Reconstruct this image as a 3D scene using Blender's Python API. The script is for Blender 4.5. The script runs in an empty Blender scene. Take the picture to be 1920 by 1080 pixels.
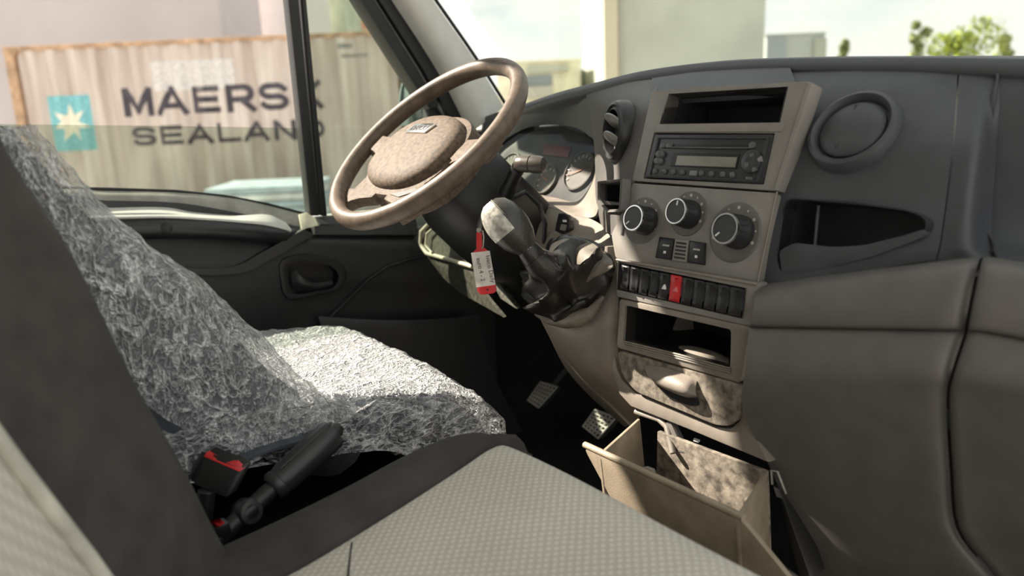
import bpy, bmesh, math, random
import numpy as np
from mathutils import Vector, Matrix, noise
random.seed(4)
S = bpy.context.scene
COL = S.collection
H = 1.62                      # height of the photographer's eye above the yard; z values below are relative to it
PI = math.pi

# ------------------------------------------------------------------ camera
FPX, PITCH, ROLL, HEAD = 1490.0, math.radians(13.4), math.radians(2.5), math.radians(53.4)
fwd = Vector((-math.sin(HEAD)*math.cos(PITCH), math.cos(HEAD)*math.cos(PITCH), -math.sin(PITCH)))
rt0 = Vector((math.cos(HEAD), math.sin(HEAD), 0)); up0 = rt0.cross(fwd)
rt = rt0*math.cos(ROLL) - up0*math.sin(ROLL); up = up0*math.cos(ROLL) + rt0*math.sin(ROLL)
cd = bpy.data.cameras.new('camera'); cam = bpy.data.objects.new('camera', cd); COL.objects.link(cam)
cam.matrix_world = Matrix((( rt.x, up.x, -fwd.x, 0), (rt.y, up.y, -fwd.y, 0), (rt.z, up.z, -fwd.z, H), (0, 0, 0, 1)))
cd.sensor_width = 36; cd.lens = 36*FPX/1920; cd.clip_start = 0.02; cd.clip_end = 500
cd.dof.use_dof = True; cd.dof.focus_distance = 1.08; cd.dof.aperture_fstop = 4.0
S.camera = cam
S.view_settings.view_transform = 'Standard'; S.view_settings.look = 'None'
S.view_settings.gamma = 1; S.view_settings.use_curve_mapping = False
S.view_settings.exposure = 0.85
S.cycles.max_bounces = 10; S.cycles.transparent_max_bounces = 16; S.cycles.diffuse_bounces = 6

# ------------------------------------------------------------------ sky and sun
W = bpy.data.worlds.new('sky'); S.world = W; W.use_nodes = True
nt = W.node_tree; nt.nodes.clear()
def N(t, k, **kw):
    n = t.nodes.new(k)
    for a, b in kw.items(): setattr(n, a, b)
    return n
wo = N(nt, 'ShaderNodeOutputWorld'); bg = N(nt, 'ShaderNodeBackground'); tc = N(nt, 'ShaderNodeTexCoord')
sx = N(nt, 'ShaderNodeSeparateXYZ'); rp = N(nt, 'ShaderNodeValToRGB'); nz = N(nt, 'ShaderNodeTexNoise')
mp = N(nt, 'ShaderNodeMapping'); r2 = N(nt, 'ShaderNodeValToRGB'); mx = N(nt, 'ShaderNodeMix', data_type='RGBA')
nt.links.new(tc.outputs['Generated'], sx.inputs[0]); nt.links.new(sx.outputs[2], rp.inputs[0])
e = rp.color_ramp.elements; e[0].position = 0.0; e[0].color = (.80, .84, .80, 1); e[1].position = .75; e[1].color = (.30, .45, .72, 1)
q = e.new(.22); q.color = (.66, .76, .80, 1)
mp.inputs['Scale'].default_value = (2.2, 2.2, 6)
nz.inputs['Scale'].default_value = 1.8; nz.inputs['Detail'].default_value = 5
nt.links.new(tc.outputs['Generated'], mp.inputs[0]); nt.links.new(mp.outputs[0], nz.inputs['Vector']); nt.links.new(nz.outputs[0], r2.inputs[0])
r2.color_ramp.elements[0].position = .30; r2.color_ramp.elements[0].color = (0, 0, 0, 1); r2.color_ramp.elements[1].position = .52
nt.links.new(r2.outputs[0], mx.inputs[0]); nt.links.new(rp.outputs[0], mx.inputs[6]); mx.inputs[7].default_value = (.96, .95, .88, 1)
nt.links.new(mx.outputs[2], bg.inputs[0]); nt.links.new(bg.outputs[0], wo.inputs[0]); bg.inputs[1].default_value = 0.72
sl = bpy.data.lights.new('sun', 'SUN'); so = bpy.data.objects.new('sun', sl); COL.objects.link(so)
SUN = Vector((1.0, 0.57, -0.95)).normalized()
so.rotation_euler = SUN.to_track_quat('-Z', 'Y').to_euler(); so.location = (-6, -5, 8)
sl.energy = 8.5; sl.angle = .012; sl.color = (1.0, .90, .76)

# ------------------------------------------------------------------ helpers
def w(x, y, z): return Vector((x, y, z + H))
def ray(px, py): return fwd + rt*((px-960)/FPX) - up*((py-540)/FPX)
def P(px, py, x=None, y=None, z=None):
    r = ray(px, py)
    s = x/r.x if x is not None else (y/r.y if y is not None else z/r.z)
    return r*s + Vector((0, 0, H))
class Plane:
    def __init__(s, p, n): s.p = Vector(p) + Vector((0, 0, H)); s.n = Vector(n).normalized()
    def __call__(s, px, py, off=0.0):
        r = ray(px, py); o = Vector((0, 0, H)); c = s.p + s.n*off
        return o + r*((c-o).dot(s.n)/r.dot(s.n))
def L(*c):                      # sRGB 0-255 to linear
    return tuple(((v/255)/12.92 if v/255 <= .04045 else ((v/255+.055)/1.055)**2.4) for v in c)

MATS = {}
def mat(name, rgb, rough=.5, metal=0, spec=.5, nscale=30, namt=.12, bscale=600, bump=.15, rvar=0, coat=0, dust=None, stretch=None):
    if name in MATS: return MATS[name]
    m = bpy.data.materials.new(name); m.use_nodes = True; t = m.node_tree; b = t.nodes['Principled BSDF']
    b.inputs['Roughness'].default_value = rough; b.inputs['Metallic'].default_value = metal
    b.inputs['Specular IOR Level'].default_value = spec; b.inputs['Coat Weight'].default_value = coat
    tcn = N(t, 'ShaderNodeTexCoord'); src = tcn.outputs['Object']
    if stretch:
        mm = N(t, 'ShaderNodeMapping'); mm.inputs['Scale'].default_value = stretch; t.links.new(src, mm.inputs[0]); src = mm.outputs[0]
    n1 = N(t, 'ShaderNodeTexNoise'); n1.inputs['Scale'].default_value = nscale; n1.inputs['Detail'].default_value = 5
    t.links.new(src, n1.inputs['Vector'])
    r = N(t, 'ShaderNodeValToRGB'); t.links.new(n1.outputs[0], r.inputs[0])
    a = [max(0, c*(1-namt*2)) for c in rgb]; z = [min(1, c*(1+namt*2)) for c in rgb]
    if dust: z = dust
    r.color_ramp.elements[0].color = (*a, 1); r.color_ramp.elements[0].position = .3
    r.color_ramp.elements[1].color = (*z, 1); r.color_ramp.elements[1].position = .72
    t.links.new(r.outputs[0], b.inputs['Base Color'])
    if bump:
        n2 = N(t, 'ShaderNodeTexNoise'); n2.inputs['Scale'].default_value = bscale; n2.inputs['Detail'].default_value = 2
        t.links.new(tcn.outputs['Object'], n2.inputs['Vector'])
        bp = N(t, 'ShaderNodeBump'); bp.inputs['Strength'].default_value = bump; bp.inputs['Distance'].default_value = .001
        t.links.new(n2.outputs[0], bp.inputs['Height']); t.links.new(bp.outputs[0], b.inputs['Normal'])
    if rvar:
        mr = N(t, 'ShaderNodeMapRange'); mr.inputs[3].default_value = rough-rvar; mr.inputs[4].default_value = rough+rvar
        t.links.new(n1.outputs[0], mr.inputs[0]); t.links.new(mr.outputs[0], b.inputs['Roughness'])
    MATS[name] = m; return m

def glass(name, tint, trans=.92):
    m = bpy.data.materials.new(name); m.use_nodes = True; t = m.node_tree; t.nodes.clear()
    o = N(t, 'ShaderNodeOutputMaterial'); tr = N(t, 'ShaderNodeBsdfTransparent'); gl = N(t, 'ShaderNodeBsdfGlossy')
    fr = N(t, 'ShaderNodeLayerWeight'); fp = N(t, 'ShaderNodeMath', operation='POWER'); fm = N(t, 'ShaderNodeMath', operation='MULTIPLY_ADD'); mxs = N(t, 'ShaderNodeMixShader'); n = N(t, 'ShaderNodeTexNoise'); r = N(t, 'ShaderNodeValToRGB')
    c = N(t, 'ShaderNodeTexCoord'); t.links.new(c.outputs['Object'], n.inputs['Vector']); n.inputs['Scale'].default_value = 4
    t.links.new(n.outputs[0], r.inputs[0])
    r.color_ramp.elements[0].color = (*[v*trans for v in tint], 1); r.color_ramp.elements[1].color = (*[v*trans*.97 for v in tint], 1)
    t.links.new(r.outputs[0], tr.inputs[0]); gl.inputs['Roughness'].default_value = .02; fr.inputs[0].default_value = .5; fp.inputs[1].default_value = 5; fm.inputs[1].default_value = .30; fm.inputs[2].default_value = .02
    t.links.new(fr.outputs['Facing'], fp.inputs[0]); t.links.new(fp.outputs[0], fm.inputs[0]); t.links.new(fm.outputs[0], mxs.inputs[0]); t.links.new(tr.outputs[0], mxs.inputs[1]); t.links.new(gl.outputs[0], mxs.inputs[2])
    t.links.new(mxs.outputs[0], o.inputs[0]); MATS[name] = m; return m

ORG = {}
def link(name, me, m, parent=None, origin=None):
    o = bpy.data.objects.new(name, me); COL.objects.link(o)
    if m is not None: me.materials.append(m)
    if parent is not None:
        o.parent = parent; org = ORG[parent.name]
    else:
        vs = np.empty(len(me.vertices)*3); me.vertices.foreach_get('co', vs); vs = vs.reshape(-1, 3)
        org = Vector(((vs[:, 0].min()+vs[:, 0].max())/2, (vs[:, 1].min()+vs[:, 1].max())/2, vs[:, 2].min())) if origin is None else Vector(origin)
        o.location = org
    me.transform(Matrix.Translation(-org)); ORG[o.name] = org
    return o
def finish(bm, name, m, parent=None, smooth=40):
    me = bpy.data.meshes.new(name)
    bmesh.ops.recalc_face_normals(bm, faces=bm.faces)
    bm.to_mesh(me); bm.free()
    if smooth:
        me.shade_smooth(); me.set_sharp_from_angle(angle=math.radians(smooth))
    return link(name, me, m, parent)
def tag(o, label=None, cat=None, group=None, kind=None):
    if label: o['label'] = label
    if cat: o['category'] = cat
    if group: o['group'] = group
    if kind: o['kind'] = kind
    return o
def thing(name, label, cat, base, group=None):
    o = bpy.data.objects.new(name, None); COL.objects.link(o); o.location = base; o.empty_display_size = .05
    ORG[o.name] = Vector(base); return tag(o, label, cat, group)
def struct(o): o['kind'] = 'structure'; return o
def structure(name, base):
    o = bpy.data.objects.new(name, None); COL.objects.link(o); o.location = base; ORG[o.name] = Vector(base); o['kind'] = 'structure'; return o

def bev(bm, r, seg=2, angle=30):
    if r <= 0: return
    es = [e for e in bm.edges if len(e.link_faces) == 2 and e.calc_face_angle(0) > math.radians(angle)]
    bmesh.ops.bevel(bm, geom=es, offset=r, segments=seg, affect='EDGES', profile=.6, clamp_overlap=True)
def add_prism(bm, pts, vec):
    a = [bm.verts.new(p) for p in pts]; b = [bm.verts.new(Vector(p)+vec) for p in pts]; n = len(pts)
    bm.faces.new(a); bm.faces.new(b[::-1])
    for i in range(n): bm.faces.new((a[i], b[i], b[(i+1) % n], a[(i+1) % n]))
def prism(name, pts, vec, m, parent=None, bevel=.0015, smooth=35):
    bm = bmesh.new(); add_prism(bm, pts, Vector(vec)); bmesh.ops.recalc_face_normals(bm, faces=bm.faces); bev(bm, bevel)
    return finish(bm, name, m, parent, smooth)
def ring(name, outer, inner, vec, m, parent=None, bevel=.001, smooth=35):
    bm = bmesh.new(); vec = Vector(vec); n = len(outer)
    A = [[bm.verts.new(Vector(p)+d) for p in pts] for pts in (outer, inner) for d in (Vector(), vec)]
    oa, ob, ia, ib = A
    for i in range(n):
        j = (i+1) % n
        for q in ((oa[i], oa[j], ia[j], ia[i]), (ob[i], ob[j], ib[j], ib[i]), (oa[i], oa[j], ob[j], ob[i]), (ia[i], ia[j], ib[j], ib[i])):
            bm.faces.new(q)
    bmesh.ops.recalc_face_normals(bm, faces=bm.faces); bev(bm, bevel)
    return finish(bm, name, m, parent, smooth)
def roundpoly(pts, r, n=5):
    out = []; k = len(pts)
    for i in range(k):
        p, a, b = Vector(pts[i]), Vector(pts[i-1]), Vector(pts[(i+1) % k])
        ra = min(r, (a-p).length*.45); rb = min(r, (b-p).length*.45)
        s, e = p+(a-p).normalized()*ra, p+(b-p).normalized()*rb
        for j in range(n+1):
            t = j/n; out.append(s*(1-t)**2 + p*2*t*(1-t) + e*t*t)
    return out
def box(name, c, size, m, parent=None, rot=None, bevel=.002):
    bm = bmesh.new(); bmesh.ops.create_cube(bm, size=1); R = rot if rot else Matrix.Identity(3)
    for v in bm.verts: v.co = R @ Vector((v.co.x*size[0], v.co.y*size[1], v.co.z*size[2])) + Vector(c)
    bev(bm, bevel); return finish(bm, name, m, parent)
def frame_of(d):
    d = d.normalized(); a = Vector((0, 0, 1)) if abs(d.z) < .9 else Vector((1, 0, 0))
    u = d.cross(a).normalized(); return u, u.cross(d).normalized()
def add_tube(bm, path, r, n=10, closed=False, cap=True, sq=None):
    path = [Vector(p) for p in path]; k = len(path); rs = r if isinstance(r, (list, tuple)) else [r]*k; rows = []; u = None
    for i, p in enumerate(path):
        a = path[(i-1) % k] if (closed or i > 0) else p; b = path[(i+1) % k] if (closed or i < k-1) else p
        d = (b-a).normalized()
        if u is None: u, v = frame_of(d)
        else:
            u = (u - d*u.dot(d)).normalized(); v = u.cross(d)
        if sq: U, V, fu, fv = sq[0](d), sq[1](d), sq[2], sq[3]
        else: U, V, fu, fv = u, v, 1, 1
        rows.append([bm.verts.new(p + (U*math.cos(t)*fu + V*math.sin(t)*fv)*rs[i]) for t in (2*PI*j/n for j in range(n))])
    for i in range(k if closed else k-1):
        A, B = rows[i], rows[(i+1) % k]
        for j in range(n): bm.faces.new((A[j], A[(j+1) % n], B[(j+1) % n], B[j]))
    if cap and not closed: bm.faces.new(rows[0]); bm.faces.new(rows[-1][::-1])
def tube(name, path, r, m, parent=None, n=10, closed=False, smooth=50, **k):
    bm = bmesh.new(); add_tube(bm, path, r, n, closed, **k); return finish(bm, name, m, parent, smooth)
def add_lathe(bm, c, axis, prof, n=28, scale=(1, 1), uv=None):
    axis = Vector(axis).normalized(); u, v = uv if uv else frame_of(axis); rows = []
    for r, h in prof:
        if r < 1e-6: rows.append([bm.verts.new(Vector(c)+axis*h)])
        else: rows.append([bm.verts.new(Vector(c)+axis*h+(u*math.cos(t)*scale[0]+v*math.sin(t)*scale[1])*r) for t in (2*PI*j/n for j in range(n))])
    for A, B in zip(rows, rows[1:]):
        for j in range(n):
            a = A[j % len(A)]; a2 = A[(j+1) % len(A)]; b = B[j % len(B)]; b2 = B[(j+1) % len(B)]
            f = [x for i, x in enumerate((a, a2, b2, b)) if x not in (a, a2, b2, b)[:i]]
            if len(f) > 2: bm.faces.new(f)
def lathe(name, c, axis, prof, m, parent=None, n=28, smooth=40, **k):
    bm = bmesh.new(); add_lathe(bm, c, axis, prof, n, **k); return finish(bm, name, m, parent, smooth)
def cr(P4, t):
    a, b, c, d = P4
    return .5*((2*b) + (c-a)*t + (2*a-5*b+4*c-d)*t*t + (3*b-a-3*c+d)*t**3)
def resample(pts, n):           # Catmull-Rom through rows of an (k, ..., 3) array, n steps per span
    k = len(pts); ext = np.concatenate([[2*pts[0]-pts[1]], pts, [2*pts[-1]-pts[-2]]]); out = []
    for i in range(k-1):
        for j in range(n): out.append(cr(ext[i:i+4], j/n))
    out.append(pts[-1]); return np.array(out)
def grid_pts(ctrl, nu, nv):
    a = np.array([[list(p) for p in row] for row in ctrl], float)
    a = resample(a, nu); return resample(a.transpose(1, 0, 2), nv).transpose(1, 0, 2)
def grid_mesh(bm, g):
    R, C = g.shape[:2]; vs = [[bm.verts.new(g[i, j]) for j in range(C)] for i in range(R)]
    for i in range(R-1):
        for j in range(C-1): bm.faces.new((vs[i][j], vs[i][j+1], vs[i+1][j+1], vs[i+1][j]))
def solid_grid(bm, g, thick, toward):
    """closed sheet: the grid plus a copy pushed away from the point it faces"""
    du = np.gradient(g, axis=0); dv = np.gradient(g, axis=1); n = np.cross(du, dv)
    n /= np.linalg.norm(n, axis=2, keepdims=True)+1e-12
    c = g.reshape(-1, 3).mean(0); nm = n.reshape(-1, 3).mean(0)
    if nm @ (np.array(toward)-c) < 0: n = -n
    b = g - n*thick; R, C = g.shape[:2]
    A = [[bm.verts.new(g[i, j]) for j in range(C)] for i in range(R)]; B = [[bm.verts.new(b[i, j]) for j in range(C)] for i in range(R)]
    for i in range(R-1):
        for j in range(C-1):
            bm.faces.new((A[i][j], A[i][j+1], A[i+1][j+1], A[i+1][j])); bm.faces.new((B[i][j], B[i+1][j], B[i+1][j+1], B[i][j+1]))
    for i in range(R-1):
        for j in (0, C-1): bm.faces.new((A[i][j], A[i+1][j], B[i+1][j], B[i][j]))
    for j in range(C-1):
        for i in (0, R-1): bm.faces.new((A[i][j], A[i][j+1], B[i][j+1], B[i][j]))
EYE = (0, 0, H)
def patch(name, ctrl, m, parent=None, nu=6, nv=6, thick=.012, toward=EYE, smooth=45):
    g = grid_pts(ctrl, nu, nv); bm = bmesh.new(); solid_grid(bm, g, thick, toward); return finish(bm, name, m, parent, smooth)
def Y(rows): return [[p if isinstance(p, Vector) else P(p[0], p[1], y=p[2]) for p in r] for r in rows]
def X(rows): return [[p if isinstance(p, Vector) else P(p[0], p[1], x=p[2]) for p in r] for r in rows]
def cut(o, pts, vec, back=.02):
    """boolean a prism-shaped hole through an object that has been built"""
    vec = Vector(vec); bm = bmesh.new(); add_prism(bm, [Vector(p)-vec.normalized()*back - ORG[o.name] for p in pts], vec)
    bmesh.ops.recalc_face_normals(bm, faces=bm.faces); me = bpy.data.meshes.new('cutter'); bm.to_mesh(me); bm.free()
    c = bpy.data.objects.new('cutter', me); COL.objects.link(c); c.matrix_world = Matrix.Translation(ORG[o.name])
    md = o.modifiers.new('b', 'BOOLEAN'); md.object = c; md.solver = 'EXACT'; md.operation = 'DIFFERENCE'
    bpy.context.view_layer.update(); dg = bpy.context.evaluated_depsgraph_get()
    new = bpy.data.meshes.new_from_object(o.evaluated_get(dg)); o.modifiers.clear()
    old = o.data; o.data = new; bpy.data.meshes.remove(old); bpy.data.objects.remove(c); bpy.data.meshes.remove(me)
    if not new.materials or new.materials[0] is None: new.materials.clear()
    new.set_sharp_from_angle(angle=math.radians(35))
def well(name, pts, vec, m, parent, wall=.002):
    """an open box that lines a recess: walls and a back"""
    bm = bmesh.new(); vec = Vector(vec); n = len(pts); c = sum((Vector(p) for p in pts), Vector())/n
    a = [bm.verts.new(p) for p in pts]; b = [bm.verts.new(Vector(p)+vec) for p in pts]
    o = [bm.verts.new(Vector(p)+(Vector(p)-c).normalized()*wall) for p in pts]; d = [bm.verts.new(Vector(p)+(Vector(p)-c).normalized()*wall+vec*1.03) for p in pts]
    for i in range(n):
        j = (i+1) % n
        for q in ((a[i], a[j], b[j], b[i]), (a[i], a[j], o[j], o[i]), (o[i], o[j], d[j], d[i])): bm.faces.new(q)
    bm.faces.new(b); bm.faces.new(d)
    return finish(bm, name, m, parent, 30)
def text_mesh(bm, s, org, u, v, nrm, width, height, thick=.0005, bold=0.0, breaks=None, hmap=None):
    c = bpy.data.curves.new('t', 'FONT'); c.body = s; c.size = 1; c.offset = bold; c.resolution_u = 3
    o = bpy.data.objects.new('t', c); COL.objects.link(o); bpy.context.view_layer.update()
    me = bpy.data.meshes.new_from_object(o.evaluated_get(bpy.context.evaluated_depsgraph_get()))
    t = bmesh.new(); t.from_mesh(me)
    xs = [q.co.x for q in t.verts]; ys = [q.co.y for q in t.verts]; x0, x1, y0, y1 = min(xs), max(xs), min(ys), max(ys)
    for q in t.verts: q.co = Vector(((q.co.x-x0)/(x1-x0)*width, (q.co.y-y0)/(y1-y0)*height, 0))
    bmesh.ops.triangulate(t, faces=t.faces[:])
    if breaks:
        for xb in breaks:
            bmesh.ops.bisect_plane(t, geom=t.verts[:]+t.edges[:]+t.faces[:], plane_co=(xb, 0, 0), plane_no=(1, 0, 0))
    r = bmesh.ops.extrude_face_region(t, geom=t.faces[:])
    for q in r['geom']:
        if isinstance(q, bmesh.types.BMVert): q.co.z = thick
    mp = {}
    for q in t.verts: mp[q] = bm.verts.new(Vector(org)+u*q.co.x+v*q.co.y+nrm*(q.co.z+(hmap(q.co.x) if hmap else 0)))
    for f in t.faces: bm.faces.new([mp[q] for q in f.verts])
    t.free(); bpy.data.objects.remove(o); bpy.data.curves.remove(c); bpy.data.meshes.remove(me)
def text(name, s, org, u, v, nrm, width, height, m, parent, **k):
    bm = bmesh.new(); text_mesh(bm, s, org, u, v, nrm, width, height, **k); return finish(bm, name, m, parent, 0)

# ------------------------------------------------------------------ materials
DASH = mat('dash_plastic', (.058, .061, .070), .48, bump=.25, bscale=900, namt=.06)
DASHL = mat('dash_plastic_lower', (.125, .116, .108), .5, bump=.25, bscale=900, namt=.05)
FASC = mat('fascia_plastic', (.245, .228, .210), .42, bump=.12, bscale=900, namt=.06)
FASL = mat('console_plastic', (.23, .20, .17), .5, bump=.2, namt=.08)
DUSTY = mat('dusty_plastic', (.19, .16, .13), .75, bump=.4, bscale=300, nscale=90, namt=.3, dust=(.36, .31, .25))
BLACK = mat('black_plastic', (.012, .012, .013), .45, bump=.1)
BLK2 = mat('satin_black', (.022, .022, .024), .35, bump=.1)
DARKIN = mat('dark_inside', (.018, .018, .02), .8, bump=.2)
CHROME = mat('chrome', (.75, .75, .74), .18, 1, bump=0, namt=.02)
RED = mat('red_plastic', (.62, .03, .035), .35, bump=.05, namt=.05)
WHITE = mat('white_mark', (.8, .8, .78), .5, bump=0, namt=.03)
WHEEL = mat('wheel_plastic', (.122, .088, .064), .46, spec=.45, nscale=60, namt=.16, bump=.3, bscale=800)
PAD = mat('wheel_pad', (.125, .092, .068), .65, spec=.3, nscale=150, namt=.22, bump=.5, bscale=700)
DOORM = mat('door_plastic', (.032, .032, .034), .5, bump=.3, bscale=700, namt=.06)
DOORT = mat('door_top_trim', (.66, .66, .63), .35, bump=.1, namt=.05)  # near-white puts the sky's gleam on the ledge into its colour
RUBBER = mat('rubber_seal', (.014, .014, .016), .55, bump=.1)
PILLAR = mat('pillar_trim', (.72, .71, .68), .6, bump=.15, namt=.03)
LEATHER = mat('boot_leather', (.020, .018, .016), .33, bump=.4, bscale=350, nscale=18, namt=.3)
KNOBL = mat('knob_leather', (.038, .035, .03), .30, bump=.5, bscale=450, namt=.2)
CARPET = mat('carpet', (.014, .014, .014), .95, bump=.8, bscale=250)
FABD = mat('dark_seat_fabric', (.050, .045, .042), .9, bump=.8, bscale=900, namt=.12)
SEATC = mat('driver_seat_fabric', (.07, .08, .10), .9, bump=.6, bscale=700, namt=.2)
METAL = mat('worn_metal', (.5, .48, .44), .4, .8, bump=.1, namt=.15)

def fabric(name, base, dot):
    m = bpy.data.materials.new(name); m.use_nodes = True; t = m.node_tree; b = t.nodes['Principled BSDF']
    b.inputs['Roughness'].default_value = .92; b.inputs['Specular IOR Level'].default_value = .2
    c = N(t, 'ShaderNodeTexCoord'); mpn = N(t, 'ShaderNodeMapping'); mpn.inputs['Scale'].default_value = (150, 150, 150); mpn.inputs['Rotation'].default_value = (0, 0, .78)
    t.links.new(c.outputs['Object'], mpn.inputs[0])
    v = N(t, 'ShaderNodeTexVoronoi'); v.inputs['Scale'].default_value = 1; v.inputs['Randomness'].default_value = .12; v.voronoi_dimensions = '2D'
    t.links.new(mpn.outputs[0], v.inputs['Vector'])
    r = N(t, 'ShaderNodeValToRGB'); r.color_ramp.elements[0].position = .16; r.color_ramp.elements[0].color = (*dot, 1)
    r.color_ramp.elements[1].position = .40; r.color_ramp.elements[1].color = (*base, 1); t.links.new(v.outputs['Distance'], r.inputs[0])
    n = N(t, 'ShaderNodeTexNoise'); n.inputs['Scale'].default_value = 9; n.inputs['Detail'].default_value = 4; t.links.new(c.outputs['Object'], n.inputs['Vector'])
    r3 = N(t, 'ShaderNodeValToRGB'); r3.color_ramp.elements[0].color = (.82, .81, .80, 1); r3.color_ramp.elements[1].color = (1.1, 1.1, 1.1, 1); t.links.new(n.outputs[0], r3.inputs[0])
    mu = N(t, 'ShaderNodeMix', data_type='RGBA', blend_type='MULTIPLY'); mu.inputs[0].default_value = 1
    t.links.new(r.outputs[0], mu.inputs[6]); t.links.new(r3.outputs[0], mu.inputs[7]); t.links.new(mu.outputs[2], b.inputs['Base Color'])
    bp = N(t, 'ShaderNodeBump'); bp.inputs['Strength'].default_value = .6; bp.inputs['Distance'].default_value = .0015; bp.invert = True
    t.links.new(v.outputs['Distance'], bp.inputs['Height']); t.links.new(bp.outputs[0], b.inputs['Normal'])
    return m
FABL = fabric('grey_dotted_fabric', (.54, .505, .455), (.70, .67, .60))

def film(name, stretch, lo, hi):
    """thin clear polythene: see-through where flat, milky along its creases"""
    m = bpy.data.materials.new(name); m.use_nodes = True; t = m.node_tree; b = t.nodes['Principled BSDF']; o = t.nodes['Material Output']
    b.inputs['Base Color'].default_value = (.90, .92, .95, 1); b.inputs['Roughness'].default_value = .30; b.inputs['Specular IOR Level'].default_value = .7
    c = N(t, 'ShaderNodeTexCoord'); acc = None; hgt = None
    for sc, st, rot, w0, k in ((15, stretch, (.5, .3, .5), .022, .8), (34, stretch, (-.4, .6, -.3), .04, .9), (75, stretch, (.2, .1, .9), .07, .8), (170, stretch, (.9, .4, .2), .12, .55)):
        mm = N(t, 'ShaderNodeMapping'); mm.inputs['Scale'].default_value = st; mm.inputs['Rotation'].default_value = rot
        n = N(t, 'ShaderNodeTexNoise'); n.inputs['Scale'].default_value = sc; n.inputs['Detail'].default_value = 2.5; n.inputs['Distortion'].default_value = .45
        t.links.new(c.outputs['Object'], mm.inputs[0]); t.links.new(mm.outputs[0], n.inputs['Vector'])
        a = N(t, 'ShaderNodeMath', operation='SUBTRACT'); a.inputs[1].default_value = .5; t.links.new(n.outputs[0], a.inputs[0])
        d = N(t, 'ShaderNodeMath', operation='ABSOLUTE'); t.links.new(a.outputs[0], d.inputs[0])
        r = N(t, 'ShaderNodeMapRange'); r.interpolation_type = 'SMOOTHSTEP'; r.inputs[1].default_value = 0; r.inputs[2].default_value = w0; r.inputs[3].default_value = k; r.inputs[4].default_value = 0
        t.links.new(d.outputs[0], r.inputs[0])
        if acc is None: acc = r.outputs[0]
        else:
            x = N(t, 'ShaderNodeMath', operation='ADD'); t.links.new(acc, x.inputs[0]); t.links.new(r.outputs[0], x.inputs[1]); acc = x.outputs[0]
    mr = N(t, 'ShaderNodeMapRange'); mr.inputs[1].default_value = .1; mr.inputs[2].default_value = 1.9; mr.inputs[3].default_value = lo; mr.inputs[4].default_value = hi
    t.links.new(acc, mr.inputs[0]); t.links.new(mr.outputs[0], b.inputs['Alpha'])
    bp = N(t, 'ShaderNodeBump'); bp.inputs['Strength'].default_value = .8; bp.inputs['Distance'].default_value = .006
    t.links.new(acc, bp.inputs['Height']); t.links.new(bp.outputs[0], b.inputs['Normal'])
    g = N(t, 'ShaderNodeBsdfGlossy'); g.inputs['Roughness'].default_value = .10; t.links.new(bp.outputs[0], g.inputs['Normal'])
    f = N(t, 'ShaderNodeLayerWeight'); f.inputs[0].default_value = .5; t.links.new(bp.outputs[0], f.inputs['Normal'])
    p5 = N(t, 'ShaderNodeMath', operation='POWER'); p5.inputs[1].default_value = 4; t.links.new(f.outputs['Facing'], p5.inputs[0])
    fm = N(t, 'ShaderNodeMath', operation='MULTIPLY_ADD'); fm.inputs[1].default_value = .6; fm.inputs[2].default_value = .06; t.links.new(p5.outputs[0], fm.inputs[0])
    x = N(t, 'ShaderNodeMixShader'); t.links.new(fm.outputs[0], x.inputs[0]); t.links.new(b.outputs[0], x.inputs[1]); t.links.new(g.outputs[0], x.inputs[2])
    t.links.new(x.outputs[0], o.inputs[0]); return m
FILM = film('clear_polythene', (1, .7, .7), .40, 1.0); FILMS = film('clear_skirt_polythene', (1.6, .5, .8), .0, .9); FILMB = film('stretched_polythene', (2.2, .9, .42), .10, 1.0)
GSIDE = glass('tinted_side_glass', (.86, .90, .85)); GFRONT = glass('windscreen_glass', (.97, .99, .97), .96); GCLU = glass('cluster_lens', (.95, .95, .95), .95)

#%%STRUCT
# ------------------------------------------------------------------ cab shell
FLZ, ROOF = -.82, .79
struct(box('ground', (0, 0, -.05), (240, 240, .1), mat('yard_concrete', (.42, .40, .37), .9, nscale=.8, bscale=12, bump=.2), bevel=0))
struct(box('floor', w(-.72, .45, FLZ-.03), (1.76, 2.0, .06), CARPET, bevel=.005))
struct(box('ceiling', w(-.78, .02, ROOF+.03), (1.80, 1.3, .05), mat('headliner', (.55, .54, .50), .9, bump=.3), bevel=.01))
struct(box('wall_back', w(-.78, -.60, -.05), (1.80, .05, 1.52), mat('bulkhead_panel', (.38, .37, .35), .8), bevel=.01))
struct(box('wall_front', w(-.72, 1.46, -.47), (1.78, .05, .76), CARPET, bevel=.01))

struct(box('wall_left', w(-1.61, 1.28, -.46), (.06, .42, .78), CARPET, bevel=.01))

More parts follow.
